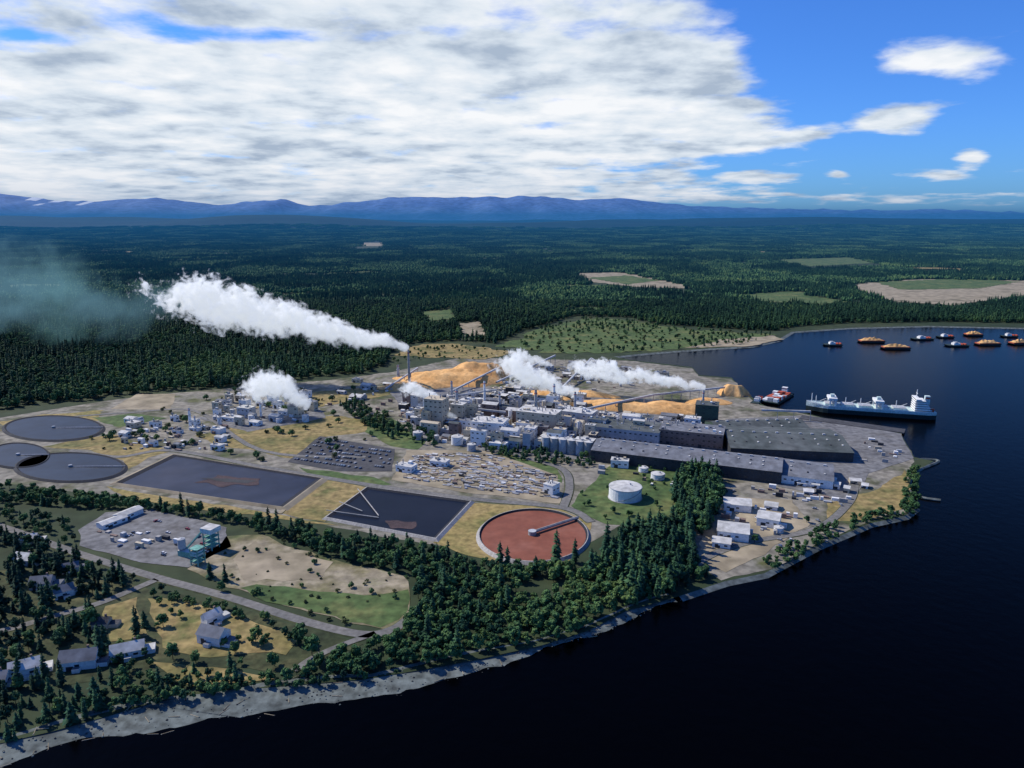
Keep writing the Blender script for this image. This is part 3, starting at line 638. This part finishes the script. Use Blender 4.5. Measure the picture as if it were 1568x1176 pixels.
def broad(seed,h=14,r=5.5,k='leafd',nc=16,nl=42,ls=.95):
    R=random.Random(seed); b=MB(); b.tube((0,0,-.4),(0,0,h*.5),.35,'bark',6,.22)
    for c in range(nc):
        a=R.uniform(0,6.28); q=math.sqrt(R.random())*r*.72; z=h*R.uniform(.35,.86); q*=1.1-abs(z/h-.55)
        cc=(q*math.cos(a),q*math.sin(a),z)
        if c%2==0: b.tube((0,0,h*.3),(cc[0]*.9,cc[1]*.9,cc[2]*.95),.16,'bark',4,.05)
        cr=r*R.uniform(.3,.46)
        for _ in range(nl):
            d=Vector((R.gauss(0,1),R.gauss(0,1),R.gauss(0,1))); d.normalize(); p=Vector(cc)+Vector((d.x*cr,d.y*cr,d.z*cr*.8))*R.uniform(.75,1.05)
            n=(d+Vector((R.uniform(-.6,.6),R.uniform(-.6,.6),R.uniform(0,.6)))).normalized(); x=n.orthogonal().normalized()*ls*R.uniform(.6,1.2); y=n.cross(x).normalized()*ls*R.uniform(.6,1.2)
            b.poly([p-x,p-y*.8,p+x,p+y],k)
    return b
def simplec(b,x,y,h,r,R,k='leafc'):
    n=6; a0=R.random()
    for t0,t1,rr in((.08,.5,1),(.35,.78,.72),(.62,1.0,.42)):
        ring=[(x+r*rr*R.uniform(.7,1.15)*math.cos(a0+6.283*i/n),y+r*rr*R.uniform(.7,1.15)*math.sin(a0+6.283*i/n),h*(t0+R.uniform(-.04,.04))) for i in range(n)]
        for i in range(n): b.poly([ring[i],ring[(i+1)%n],(x,y,h*t1)],k)
def simpleb(b,x,y,h,r,R,k='leafd'):
    n=7; rings=[]
    for t,q in((.15,.6),(.45,1),(.75,.75)): rings.append([(x+r*q*R.uniform(.7,1.2)*math.cos(6.283*i/n),y+r*q*R.uniform(.7,1.2)*math.sin(6.283*i/n),h*(t+R.uniform(-.08,.08))) for i in range(n)])
    for A_,B_ in((rings[0],rings[1]),(rings[1],rings[2])):
        for i in range(n): b.poly([A_[i],A_[(i+1)%n],B_[(i+1)%n]],k); b.poly([A_[i],B_[(i+1)%n],B_[i]],k)
    for i in range(n): b.poly([rings[2][i],rings[2][(i+1)%n],(x,y,h)],k)
def clusterp(seed,size,n,hr=(16,30),pb=.25):
    R=random.Random(seed); b=MB()
    for i in range(n):
        x=R.uniform(-.5,.5)*size;y=R.uniform(-.5,.5)*size
        if R.random()<pb: simpleb(b,x,y,R.uniform(12,19),R.uniform(4.5,7),R)
        else: simplec(b,x,y,R.uniform(*hr),R.uniform(3.3,5),R)
    return b
def coll(name,blds):
    c=bpy.data.collections.new(name)
    for i,b in enumerate(blds):
        o=b.obj('%s_%02d'%(name,i),link=False); c.objects.link(o)
    return c
con=[conifer(s,R_[0],R_[1]) for s,R_ in enumerate([(25,5.0),(27,5.2),(18,5.0),(21,6.0)])]
bro=[broad(s) for s in range(10,14)]+[broad(20,10,5.2),broad(21,17,6)]
dbro=[broad(40,17,5.2,'leafc',16,40,.9),broad(41,14,5.6,'leafc',15,40,.9)]
shr=[broad(30,4,2.8,'shrub',7,26,.5),broad(31,5,3.4,'leafd',8,30,.6),broad(32,3,2.4,'shrub',6,24,.5)]
C_con=coll('conifer_tree',con); C_mix=coll('woodland_tree',con+bro[:1]+dbro); C_mixb=coll('mixed_tree',con[1:3]+bro+dbro+dbro); C_bro=coll('broadleaf_tree',bro); C_shr=coll('shrub',shr); C_grove=coll('grove_tree',con+dbro)
C_mid=coll('tree_cluster',[clusterp(s,38,17,(14,30),.12) for s in range(6)]); C_midb=coll('leafy_tree_cluster',[clusterp(s,38,15,(14,26),.8) for s in range(6,10)])
C_far=coll('forest_patch',[clusterp(s,150,150,(15,27),.1) for s in range(50,54)]); C_farb=coll('leafy_forest_patch',[clusterp(s,150,120,(13,22),.7) for s in range(54,57)])
def scatter(name,pts,colln,scl=(.8,1.2),z=0):
    n=len(pts)
    if n==0: return
    me=bpy.data.meshes.new(name); me.vertices.add(n)
    co=np.zeros((n,3),'f'); co[:,:2]=pts[:,:2]; co[:,2]=pts[:,2] if pts.shape[1]>2 else z; me.vertices.foreach_set('co',co.ravel())
    for nm,tp,dat in(('rotz','FLOAT',rng.uniform(0,6.28,n)),('scl','FLOAT',rng.uniform(scl[0],scl[1],n)),('pick','INT',rng.integers(0,1000,n))):
        at=me.attributes.new(nm,tp,'POINT'); at.data.foreach_set('value',dat.astype('f' if tp=='FLOAT' else 'i'))
    o=bpy.data.objects.new(name,me); scene.collection.objects.link(o)
    ng=bpy.data.node_groups.new(name+'_gn','GeometryNodeTree'); ng.interface.new_socket('Geometry',in_out='INPUT',socket_type='NodeSocketGeometry'); ng.interface.new_socket('Geometry',in_out='OUTPUT',socket_type='NodeSocketGeometry')
    N=ng.nodes;L=ng.links; gi=N.new('NodeGroupInput');go=N.new('NodeGroupOutput'); ip=N.new('GeometryNodeInstanceOnPoints'); ci=N.new('GeometryNodeCollectionInfo')
    ci.inputs[0].default_value=colln; ci.inputs['Separate Children'].default_value=True; ci.inputs['Reset Children'].default_value=True
    def na(nm,t): a=N.new('GeometryNodeInputNamedAttribute'); a.data_type=t; a.inputs['Name'].default_value=nm; return a.outputs['Attribute']
    cx=N.new('ShaderNodeCombineXYZ'); L.new(na('rotz','FLOAT'),cx.inputs[2])
    L.new(gi.outputs[0],ip.inputs['Points']); L.new(ci.outputs[0],ip.inputs['Instance']); ip.inputs['Pick Instance'].default_value=True
    L.new(na('pick','INT'),ip.inputs['Instance Index']); L.new(cx.outputs[0],ip.inputs['Rotation']); L.new(na('scl','FLOAT'),ip.inputs['Scale']); L.new(ip.outputs[0],go.inputs[0])
    md=o.modifiers.new('scatter','NODES'); md.node_group=ng; return o
def grid(poly,sp,excl=[],yr=None,xlim=None,keep=1.0,gaps=None):
    X=[p[0] for p in poly];Y=[p[1] for p in poly]; x0,x1=min(X),max(X);y0,y1=min(Y),max(Y)
    if yr: y0,y1=max(y0,yr[0]),min(y1,yr[1])
    if xlim: x0,x1=max(x0,-xlim),min(x1,xlim)
    gx,gy=np.meshgrid(np.arange(x0,x1,sp),np.arange(y0,y1,sp)); gx=gx.ravel()+rng.uniform(-.7,.7,gx.size)*sp; gy=gy.ravel()+rng.uniform(-.7,.7,gy.size)*sp
    m=pip(poly,gx,gy)&(np.abs(gx)<gy*.85+250)
    for e in excl: m&=~pip(e,gx,gy)
    if keep<1: m&=rng.random(gx.size)<keep
    p=np.stack([gx[m],gy[m]],1)
    if gaps is not None and len(p):
        q=np.array([mn.noise(Vector((a*.022,b_*.022,6)))+random.gauss(0,.12) for a,b_ in p]); p=p[q>-gaps]
    return p
def split(p,thr=.05,sc=.0022):
    q=np.array([mn.noise(Vector((a*sc,b_*sc*.8,4)))+.5*mn.noise(Vector((a*sc*4,b_*sc*4,8)))+random.gauss(0,.06) for a,b_ in p[:,:2]])
    return p[q<=thr],p[q>thr]
forest=[(-700,650),(-120,645),(0,628),(60,618),(150,612),(180,605),(270,598),(350,594),(480,578),(560,572),(592,558),(600,540),(640,525),(700,522),(760,526),(800,508),(880,484),(960,486),(1000,496),(1060,500),(1140,505),(1190,507),(1215,500),(1300,495),(1450,493),(1568,495),(1700,497),(2100,505)]
fw=gpl(forest)+[(15000,8000),(15000,14500),(-15000,14500)]
ex=[gpl([(u,v+ (6 if v>((min(q[1] for q in c)+max(q[1] for q in c))/2) else 0)) for u,v in c]) for c in clear_far]
Rg=random.Random(5)
for i in range(60):
    y=Rg.uniform(1700,7500); x=Rg.uniform(-.7,.8)*y
    if x<-200 and y<2300: continue
    a=Rg.uniform(50,200);c=a*Rg.uniform(.4,1.0)
    ex.append([(x+a*math.cos(t*.63)*Rg.uniform(.6,1.2),y+c*math.sin(t*.63)*Rg.uniform(.6,1.2)) for t in range(10)])
    if Rg.random()<.65: 
        b=MB(); b.flat(ex[-1],.8,Rg.choice(['green','green','dry'])); 
        if pip(fw,[x],[y])[0]: b.obj('glade')
p=grid(fw,9.5,ex,(0,2300),3000); a,b_=split(p); scatter('forest',a,C_mix,(.6,1.1)); scatter('forest',b_,C_mixb,(.7,1.1))
p=grid(fw,33,ex,(2300,5200),6000); a,b_=split(p); scatter('forest',a,C_mid,(.75,1.1)); scatter('forest',b_,C_midb,(.75,1.1))
p=grid(fw,135,ex,(5200,14000),13000); hz=np.array([hgt(a,b_) for a,b_ in p])[:,None]; a,b_=split(np.hstack([p,hz-2])); scatter('distant_forest',a,C_far,(.9,1.1)); scatter('distant_forest',b_,C_farb,(.9,1.1))
belt=gpl([(-150,740),(0,745),(90,757),(200,773),(330,789),(400,802),(500,815),(600,834),(690,852),(740,868),(840,876),(900,870),(955,820),(1050,800),(1062,868),(1090,882),(1040,905),(930,945),(860,978),(750,1003),(640,1022),(560,1030),(470,1042),(440,1035),(540,1000),(610,975),(642,930),(632,880),(520,860),(400,817),(345,800),(230,783),(150,780),(0,770),(-150,760)])
p=grid(belt,5.6,gaps=.42); a,b_=split(p,-.05,.012); scatter('tree_belt',a,C_mixb,(.32,.78)); scatter('tree_belt',b_,C_bro,(.35,.8))
p=grid(gpl([(-150,770),(0,775),(110,800),(120,840),(0,800),(-150,780)]),8,keep=.8); scatter('shrub_thicket',p,C_mixb,(.35,.65))
p=grid(gpl([(905,872),(960,822),(1055,805),(1070,868),(1040,900),(960,925)]),7); scatter('conifer_grove',p,C_grove,(.55,1.15))
p=grid(gpl([(1040,800),(1030,745),(1060,725),(1105,735),(1105,770),(1075,820)]),7); scatter('broadleaf_grove',p,C_grove,(.6,1.0)); p=grid(gpl([(1040,800),(1030,745),(1060,725),(1105,735),(1105,770),(1075,820)]),10); scatter('broadleaf_grove',p,C_bro,(.8,1.3))
p=grid(gpl([(515,622),(540,612),(585,640),(595,650),(670,665),(668,685),(600,672),(560,652)]),7.5,keep=.9,gaps=.4); scatter('tree_belt',p,C_mixb,(.4,.75))
p=grid(gpl([(738,680),(800,690),(905,700),(915,716),(830,712),(745,695)]),6.5,keep=.95,gaps=.45); scatter('tree_belt',p,C_mixb,(.3,.6))
p=grid(gpl([(1170,862),(1240,818),(1330,788),(1400,770),(1398,790),(1330,806),(1250,842),(1185,876)]),5.5,keep=.85,gaps=.35); scatter('shoreline_shrubs',p,C_bro,(.25,.6))
p=grid(gpl([(1385,725),(1405,715),(1408,780),(1385,785)]),6,keep=.9,gaps=.3); scatter('shoreline_shrubs',p,C_bro,(.3,.65))
p=grid(gpl([(160,1095),(230,1045),(330,1040),(440,1040),(560,1035),(660,1022),(560,1044),(330,1065),(240,1080)]),5,keep=.95); scatter('shoreline_shrubs',p,C_mixb,(.25,.55))
rw=gpl([(-200,790),(0,812),(100,850),(160,870),(230,895),(140,920),(0,955),(-200,990)]); p=grid(rw,7.5,keep=.85,gaps=.3); scatter('residential_trees',p,C_mix,(.35,.8))
rw=gpl([(-200,1000),(0,970),(140,932),(165,1000),(150,1060),(160,1098),(60,1125),(-200,1190)]); p=grid(rw,7,keep=.85,gaps=.3); scatter('residential_trees',p,C_mix,(.3,.75))
rw=gpl([(160,1000),(225,985),(240,1040),(300,1030),(330,1060),(230,1078),(150,1098)]); p=grid(rw,7,keep=.8,gaps=.3); scatter('residential_trees',p,C_mixb,(.3,.6))
rw=gpl([(235,900),(300,912),(430,955),(500,985),(450,1040),(300,1050),(240,1000)]); p=grid(rw,11,keep=.5,gaps=.1); scatter('garden_shrubs',p,C_mixb,(.25,.55))
p=grid(gpl([(230,905),(290,918),(420,950),(410,958),(290,930),(225,915)]),6); scatter('hedge',p,C_bro,(.3,.5))
p=grid(gpl([(355,900),(400,905),(560,955),(540,962),(400,918)]),8,keep=.6); scatter('hedge',p,C_shr,(.6,1.1))
mw=gpl([(770,530),(830,502),(900,487),(960,491),(1060,505),(1185,512),(1150,527),(1050,534),(960,540),(850,541)]); p=grid(mw,14,keep=.6); a,b_=split(p,0,.006); scatter('meadow_shrubs',b_,C_mixb,(.3,.75)); scatter('meadow_shrubs',a[::2],C_shr,(.8,2.0))
p=grid(gpl([(590,558),(640,530),(760,530),(790,540),(740,552),(660,550)]),14,keep=.4); scatter('meadow_shrubs',p,C_bro,(.3,.6))
yw=gpl([(60,690),(180,660),(300,600),(560,590),(600,640),(560,700),(420,720),(300,690)]); p=grid(yw,16,keep=.4,gaps=.0); scatter('yard_shrubs',p,C_shr,(.8,2.0))
p=grid(gpl([(880,765),(930,712),(1060,720),(1060,790),(930,800)]),14,keep=.4); scatter('yard_shrubs',p,C_bro,(.25,.5))
p=grid(gpl([(290,872),(345,822),(400,818),(622,880),(628,942),(590,963)]),9,keep=.5,gaps=.05); scatter('field_shrubs',p,C_shr,(.3,.9))
meshes_c=[o.data for o in C_con.objects]; meshes_b=[o.data for o in C_bro.objects]
for u,v,s in [(322,885,.75),(345,890,.6),(766,872,.9),(852,868,1.2),(880,862,.8),(210,972,.8),(222,960,.7),(1030,850,1.1),(950,880,1.1),(905,885,1.0),(640,955,.8),(655,985,.8),(700,1000,.7),(1000,842,1.2),(820,880,.9),(155,1010,1.0),(160,990,.9)]: put(random.choice(meshes_c),'conifer_tree',*gp(u,v),0,random.uniform(0,6),s)
for u,v,s in [(460,985,1),(478,1005,.9),(392,985,.7),(325,1065,.8),(440,1045,.7),(140,960,1.1),(60,950,1.0),(250,960,.7),(265,1010,.7),(300,1015,.6),(1155,832,.5),(1235,800,.5),(340,905,.6),(360,1000,.6),(420,1020,.7)]: put(random.choice(meshes_b),'broadleaf_tree',*gp(u,v),0,random.uniform(0,6),s)
# ---------- steam and smoke (volumes; added emission stands in for light scattered inside)
def vplume(name,p0,p1,r0,r1,dens,nsc,col,emis,scat=True,sharp=2.2,amp=2.4,pw=.7,seed=0,step=.25,bias=1.0):
    p0=Vector(p0);p1=Vector(p1); Lg=(p1-p0).length; X=(p1-p0).normalized(); Y=Vector((0,0,1)).cross(X).normalized(); Z=X.cross(Y)
    b=bmesh.new(); n=14; rings=[]
    for i in range(9):
        t=i/8; r=(r0+(r1-r0)*t**pw)*1.65; rings.append([b.verts.new((t*Lg,r*math.cos(a*2*math.pi/n),r*math.sin(a*2*math.pi/n))) for a in range(n)])
    for i in range(8):
        for a in range(n): b.faces.new((rings[i][a],rings[i][(a+1)%n],rings[i+1][(a+1)%n],rings[i+1][a]))
    b.faces.new(rings[0][::-1]); b.faces.new(rings[-1]); bmesh.ops.recalc_face_normals(b,faces=b.faces)
    me=bpy.data.meshes.new(name); b.to_mesh(me); b.free()
    m=bpy.data.materials.new(name+'_vapour'); m.use_nodes=True; nt=m.node_tree; N=nt.nodes; N.clear(); L=nt.links
    def q_(op,a,b=None,c=None,cl=False):
        nn=N.new('ShaderNodeMath'); nn.operation=op; nn.use_clamp=cl
        for i,qq in enumerate((a,b,c)):
            if qq is None: continue
            if isinstance(qq,(int,float)): nn.inputs[i].default_value=qq
            else: L.new(qq,nn.inputs[i])
        return nn.outputs[0]
    tc=N.new('ShaderNodeTexCoord'); s=N.new('ShaderNodeSeparateXYZ'); L.new(tc.outputs['Object'],s.inputs[0]); x,y,z=s.outputs
    t=q_('DIVIDE',x,Lg,cl=True); r=q_('MULTIPLY_ADD',q_('POWER',t,pw),r1-r0,r0)
    wb=N.new('ShaderNodeTexNoise'); wb.noise_dimensions='1D'; wb.inputs['Scale'].default_value=1; wb.inputs['Detail'].default_value=1; L.new(q_('MULTIPLY_ADD',x,1/(r1*2.0),seed*7.3),wb.inputs['W'])
    zo=q_('MULTIPLY',q_('MULTIPLY',q_('SUBTRACT',wb.outputs[0],.5),1.8),r); z2=q_('SUBTRACT',z,zo)
    d=q_('DIVIDE',q_('SQRT',q_('ADD',q_('MULTIPLY',y,y),q_('MULTIPLY',z2,z2))),r)
    mp=N.new('ShaderNodeMapping'); mp.inputs['Location'].default_value=(seed*3.1,seed*1.7,0); mp.inputs['Scale'].default_value=(1/nsc,)*3; L.new(tc.outputs['Object'],mp.inputs[0])
    no=N.new('ShaderNodeTexNoise'); no.inputs['Scale'].default_value=1; no.inputs['Detail'].default_value=4; no.inputs['Roughness'].default_value=.6; no.inputs['Distortion'].default_value=.4; L.new(mp.outputs[0],no.inputs['Vector'])
    amp_=q_('MULTIPLY_ADD',t,amp*.7,amp*.6)
    val=q_('MULTIPLY_ADD',q_('SUBTRACT',no.outputs[0],.5),amp_,q_('SUBTRACT',bias,d))
    ef=N.new('ShaderNodeMapRange'); ef.interpolation_type='SMOOTHSTEP'; ef.inputs[1].default_value=.7; ef.inputs[2].default_value=1; ef.inputs[3].default_value=0; ef.inputs[4].default_value=1.2; L.new(t,ef.inputs[0])
    dn=q_('MULTIPLY',q_('MULTIPLY',q_('SUBTRACT',val,ef.outputs[0]),sharp,cl=True),dens)
    pv=N.new('ShaderNodeVolumePrincipled'); pv.inputs['Color'].default_value=(*( (.97,.975,.98) if scat else (0,0,0)),1); pv.inputs['Anisotropy'].default_value=.0
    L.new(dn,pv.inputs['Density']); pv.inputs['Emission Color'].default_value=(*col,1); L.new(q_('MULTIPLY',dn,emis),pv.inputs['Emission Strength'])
    o_=N.new('ShaderNodeOutputMaterial'); L.new(pv.outputs[0],o_.inputs['Volume'])
    try: m.cycles.volume_step_rate=step
    except Exception: pass
    me.materials.append(m); o=bpy.data.objects.new(name,me); o.matrix_world=Matrix.Translation(p0)@Matrix((X,Y,Z)).transposed().to_4x4(); scene.collection.objects.link(o); return o
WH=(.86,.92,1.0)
Y0=gp(627,592)[1]
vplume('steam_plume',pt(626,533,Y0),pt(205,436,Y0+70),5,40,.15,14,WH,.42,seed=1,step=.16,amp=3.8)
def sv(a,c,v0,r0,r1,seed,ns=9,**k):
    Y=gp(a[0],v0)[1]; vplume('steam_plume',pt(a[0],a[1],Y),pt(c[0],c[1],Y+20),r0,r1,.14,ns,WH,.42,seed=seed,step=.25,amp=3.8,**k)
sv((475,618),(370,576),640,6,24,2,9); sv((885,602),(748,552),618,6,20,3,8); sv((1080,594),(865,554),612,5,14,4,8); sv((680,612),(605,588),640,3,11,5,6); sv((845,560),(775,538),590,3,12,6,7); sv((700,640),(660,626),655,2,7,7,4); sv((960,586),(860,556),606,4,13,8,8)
vplume('smoke',pt(290,468,1420),pt(-240,405,1700),26,145,.006,55,(.2,.42,.55),.8,scat=False,sharp=.7,amp=3.8,seed=9,step=.5)  # no scattering here: the smoke's pale blue is emission
vplume('smoke',pt(80,612,1500),pt(95,345,1450),40,75,.004,40,(.2,.44,.5),.8,scat=False,sharp=.7,amp=3,seed=11,step=.5)
# haze over the inland hills; its blue airlight is volume emission, not scattering
m=bpy.data.materials.new('emissive_haze_air'); m.use_nodes=True; nt=m.node_tree; nt.nodes.clear(); o=nt.nodes.new('ShaderNodeOutputMaterial'); a=nt.nodes.new('ShaderNodeVolumeAbsorption'); e=nt.nodes.new('ShaderNodeEmission'); s=nt.nodes.new('ShaderNodeAddShader')
HD=5.0e-5
a.inputs[0].default_value=(0,0,0,1); a.inputs[1].default_value=HD; e.inputs[0].default_value=(.014,.125,.33,1); e.inputs[1].default_value=HD
nt.links.new(a.outputs[0],s.inputs[0]); nt.links.new(e.outputs[0],s.inputs[1]); nt.links.new(s.outputs[0],o.inputs['Volume']); M['hazevol']=m
b=MB(); b.fbox((0,0,0),(1,0),(0,1),(-70000,70000),(1750,36500),(-30,480),'hazevol'); b.obj('emissive_haze')
# ---------- world
SE,SA=math.radians(43),math.radians(-62)
w=bpy.data.worlds.new('World'); scene.world=w; w.use_nodes=True; nt=w.node_tree; N=nt.nodes; L=nt.links; bg=N['Background']
sky=N.new('ShaderNodeTexSky'); sky.sky_type='NISHITA'; sky.sun_disc=False; sky.sun_elevation=SE; sky.sun_rotation=SA; sky.air_density=1.0; sky.dust_density=.3; sky.ozone_density=3
tc=N.new('ShaderNodeTexCoord'); sx=N.new('ShaderNodeSeparateXYZ'); L.new(tc.outputs['Generated'],sx.inputs[0])
def m_(op,a,b=None,c=None,cl=False):
    n=N.new('ShaderNodeMath'); n.operation=op; n.use_clamp=cl
    for i,q in enumerate((a,b,c)):
        if q is None: continue
        if isinstance(q,(int,float)): n.inputs[i].default_value=q
        else: L.new(q,n.inputs[i])
    return n.outputs[0]
x,y,z=sx.outputs
zz=m_('ADD',m_('MAXIMUM',z,0),.12); cxn=N.new('ShaderNodeCombineXYZ'); L.new(m_('DIVIDE',x,zz),cxn.inputs[0]); L.new(m_('DIVIDE',y,zz),cxn.inputs[1])
def noi(sc,det,rough,dist=0,off=(0,0,0)):
    mp_=N.new('ShaderNodeMapping'); mp_.inputs['Location'].default_value=off; L.new(cxn.outputs[0],mp_.inputs[0])
    t=N.new('ShaderNodeTexNoise'); t.inputs['Scale'].default_value=sc; t.inputs['Detail'].default_value=det; t.inputs['Roughness'].default_value=rough; t.inputs['Distortion'].default_value=dist; L.new(mp_.outputs[0],t.inputs['Vector']); return t.outputs[0]
n1=noi(2.3,9,.56,.1,(3,1,0)); n2=noi(3.2,7,.55,.1,(7,5,2)); n3=noi(1.2,4,.5,0,(1,9,5))
ym=m_('MAXIMUM',y,.05); a_=m_('DIVIDE',x,ym); e_=m_('DIVIDE',z,ym)
def blob(u,v,ru,rv,wt):
    d=ray(u,v); a0,e0=d[0]/d[1],d[2]/d[1]
    p=m_('DIVIDE',m_('SUBTRACT',a_,a0),ru/F); q=m_('DIVIDE',m_('SUBTRACT',e_,e0),rv/F)
    r=m_('SQRT',m_('ADD',m_('MULTIPLY',p,p),m_('MULTIPLY',q,q)))
    return m_('MULTIPLY',m_('SUBTRACT',1,r,cl=True),wt)
bl=[(400,170,950,210,1.4),(960,130,300,120,.8),(1150,215,190,28,.7),(1430,92,190,42,.75),(1378,182,85,30,.95),(1440,266,80,18,.9),(1490,240,42,22,.9),(1160,270,70,12,.7),(1285,267,30,12,.8),(450,290,1000,40,.5),(1350,305,500,14,.4),(400,56,230,18,-.5),(1230,100,130,80,-.7),(1300,235,170,30,-.25),(1540,190,120,50,-.4),(30,55,80,14,-.3),(700,-20,800,60,.4)]
s=-0.32
for q in bl: s=m_('ADD',s,blob(*q))
s=m_('MINIMUM',s,.42)
cov=m_('ADD',m_('MULTIPLY',m_('SUBTRACT',n1,.5),1.6),s)
mr=N.new('ShaderNodeMapRange'); mr.interpolation_type='SMOOTHSTEP'; mr.inputs[1].default_value=-.1; mr.inputs[2].default_value=.3; L.new(cov,mr.inputs[0])
cr=N.new('ShaderNodeValToRGB'); L.new(m_('ADD',m_('MULTIPLY',n2,.6),m_('MULTIPLY',n3,.4)),cr.inputs[0]); e=cr.color_ramp.elements
S=.1
e[0].position=.37; e[0].color=(.4,.49,.62,1); e[1].position=.6; e[1].color=(.93,.95,.98,1); k=e.new(.48); k.color=(.7,.78,.87,1)
cs=N.new('ShaderNodeVectorMath'); cs.operation='SCALE'; cs.inputs['Scale'].default_value=1/S; L.new(cr.outputs[0],cs.inputs[0])
ts=N.new('ShaderNodeVectorMath'); ts.operation='MULTIPLY'; ts.inputs[1].default_value=(.38,.8,1.6); L.new(sky.outputs[0],ts.inputs[0])
mx=N.new('ShaderNodeMix'); mx.data_type='RGBA'; L.new(mr.outputs[0],mx.inputs['Factor']); L.new(ts.outputs[0],mx.inputs['A']); L.new(cs.outputs[0],mx.inputs['B'])
L.new(mx.outputs['Result'],bg.inputs[0]); bg.inputs[1].default_value=S
sl=bpy.data.lights.new('sun','SUN'); sl.energy=5.0; sl.angle=math.radians(.5); sl.color=(1,.93,.82); so=bpy.data.objects.new('sun',sl); scene.collection.objects.link(so)
dv=Vector((math.sin(SA)*math.cos(SE),math.cos(SA)*math.cos(SE),math.sin(SE))); so.rotation_euler=dv.to_track_quat('Z','Y').to_euler()
cam=bpy.data.cameras.new('camera'); cam.lens=36*F/1568; cam.sensor_width=36; cam.clip_start=1; cam.clip_end=250000; co=bpy.data.objects.new('camera',cam); co.location=(0,0,H); co.rotation_euler=(math.pi/2-P,0,0); scene.collection.objects.link(co); scene.camera=co
scene.view_settings.view_transform='Standard'; scene.view_settings.look='None'; scene.view_settings.exposure=0
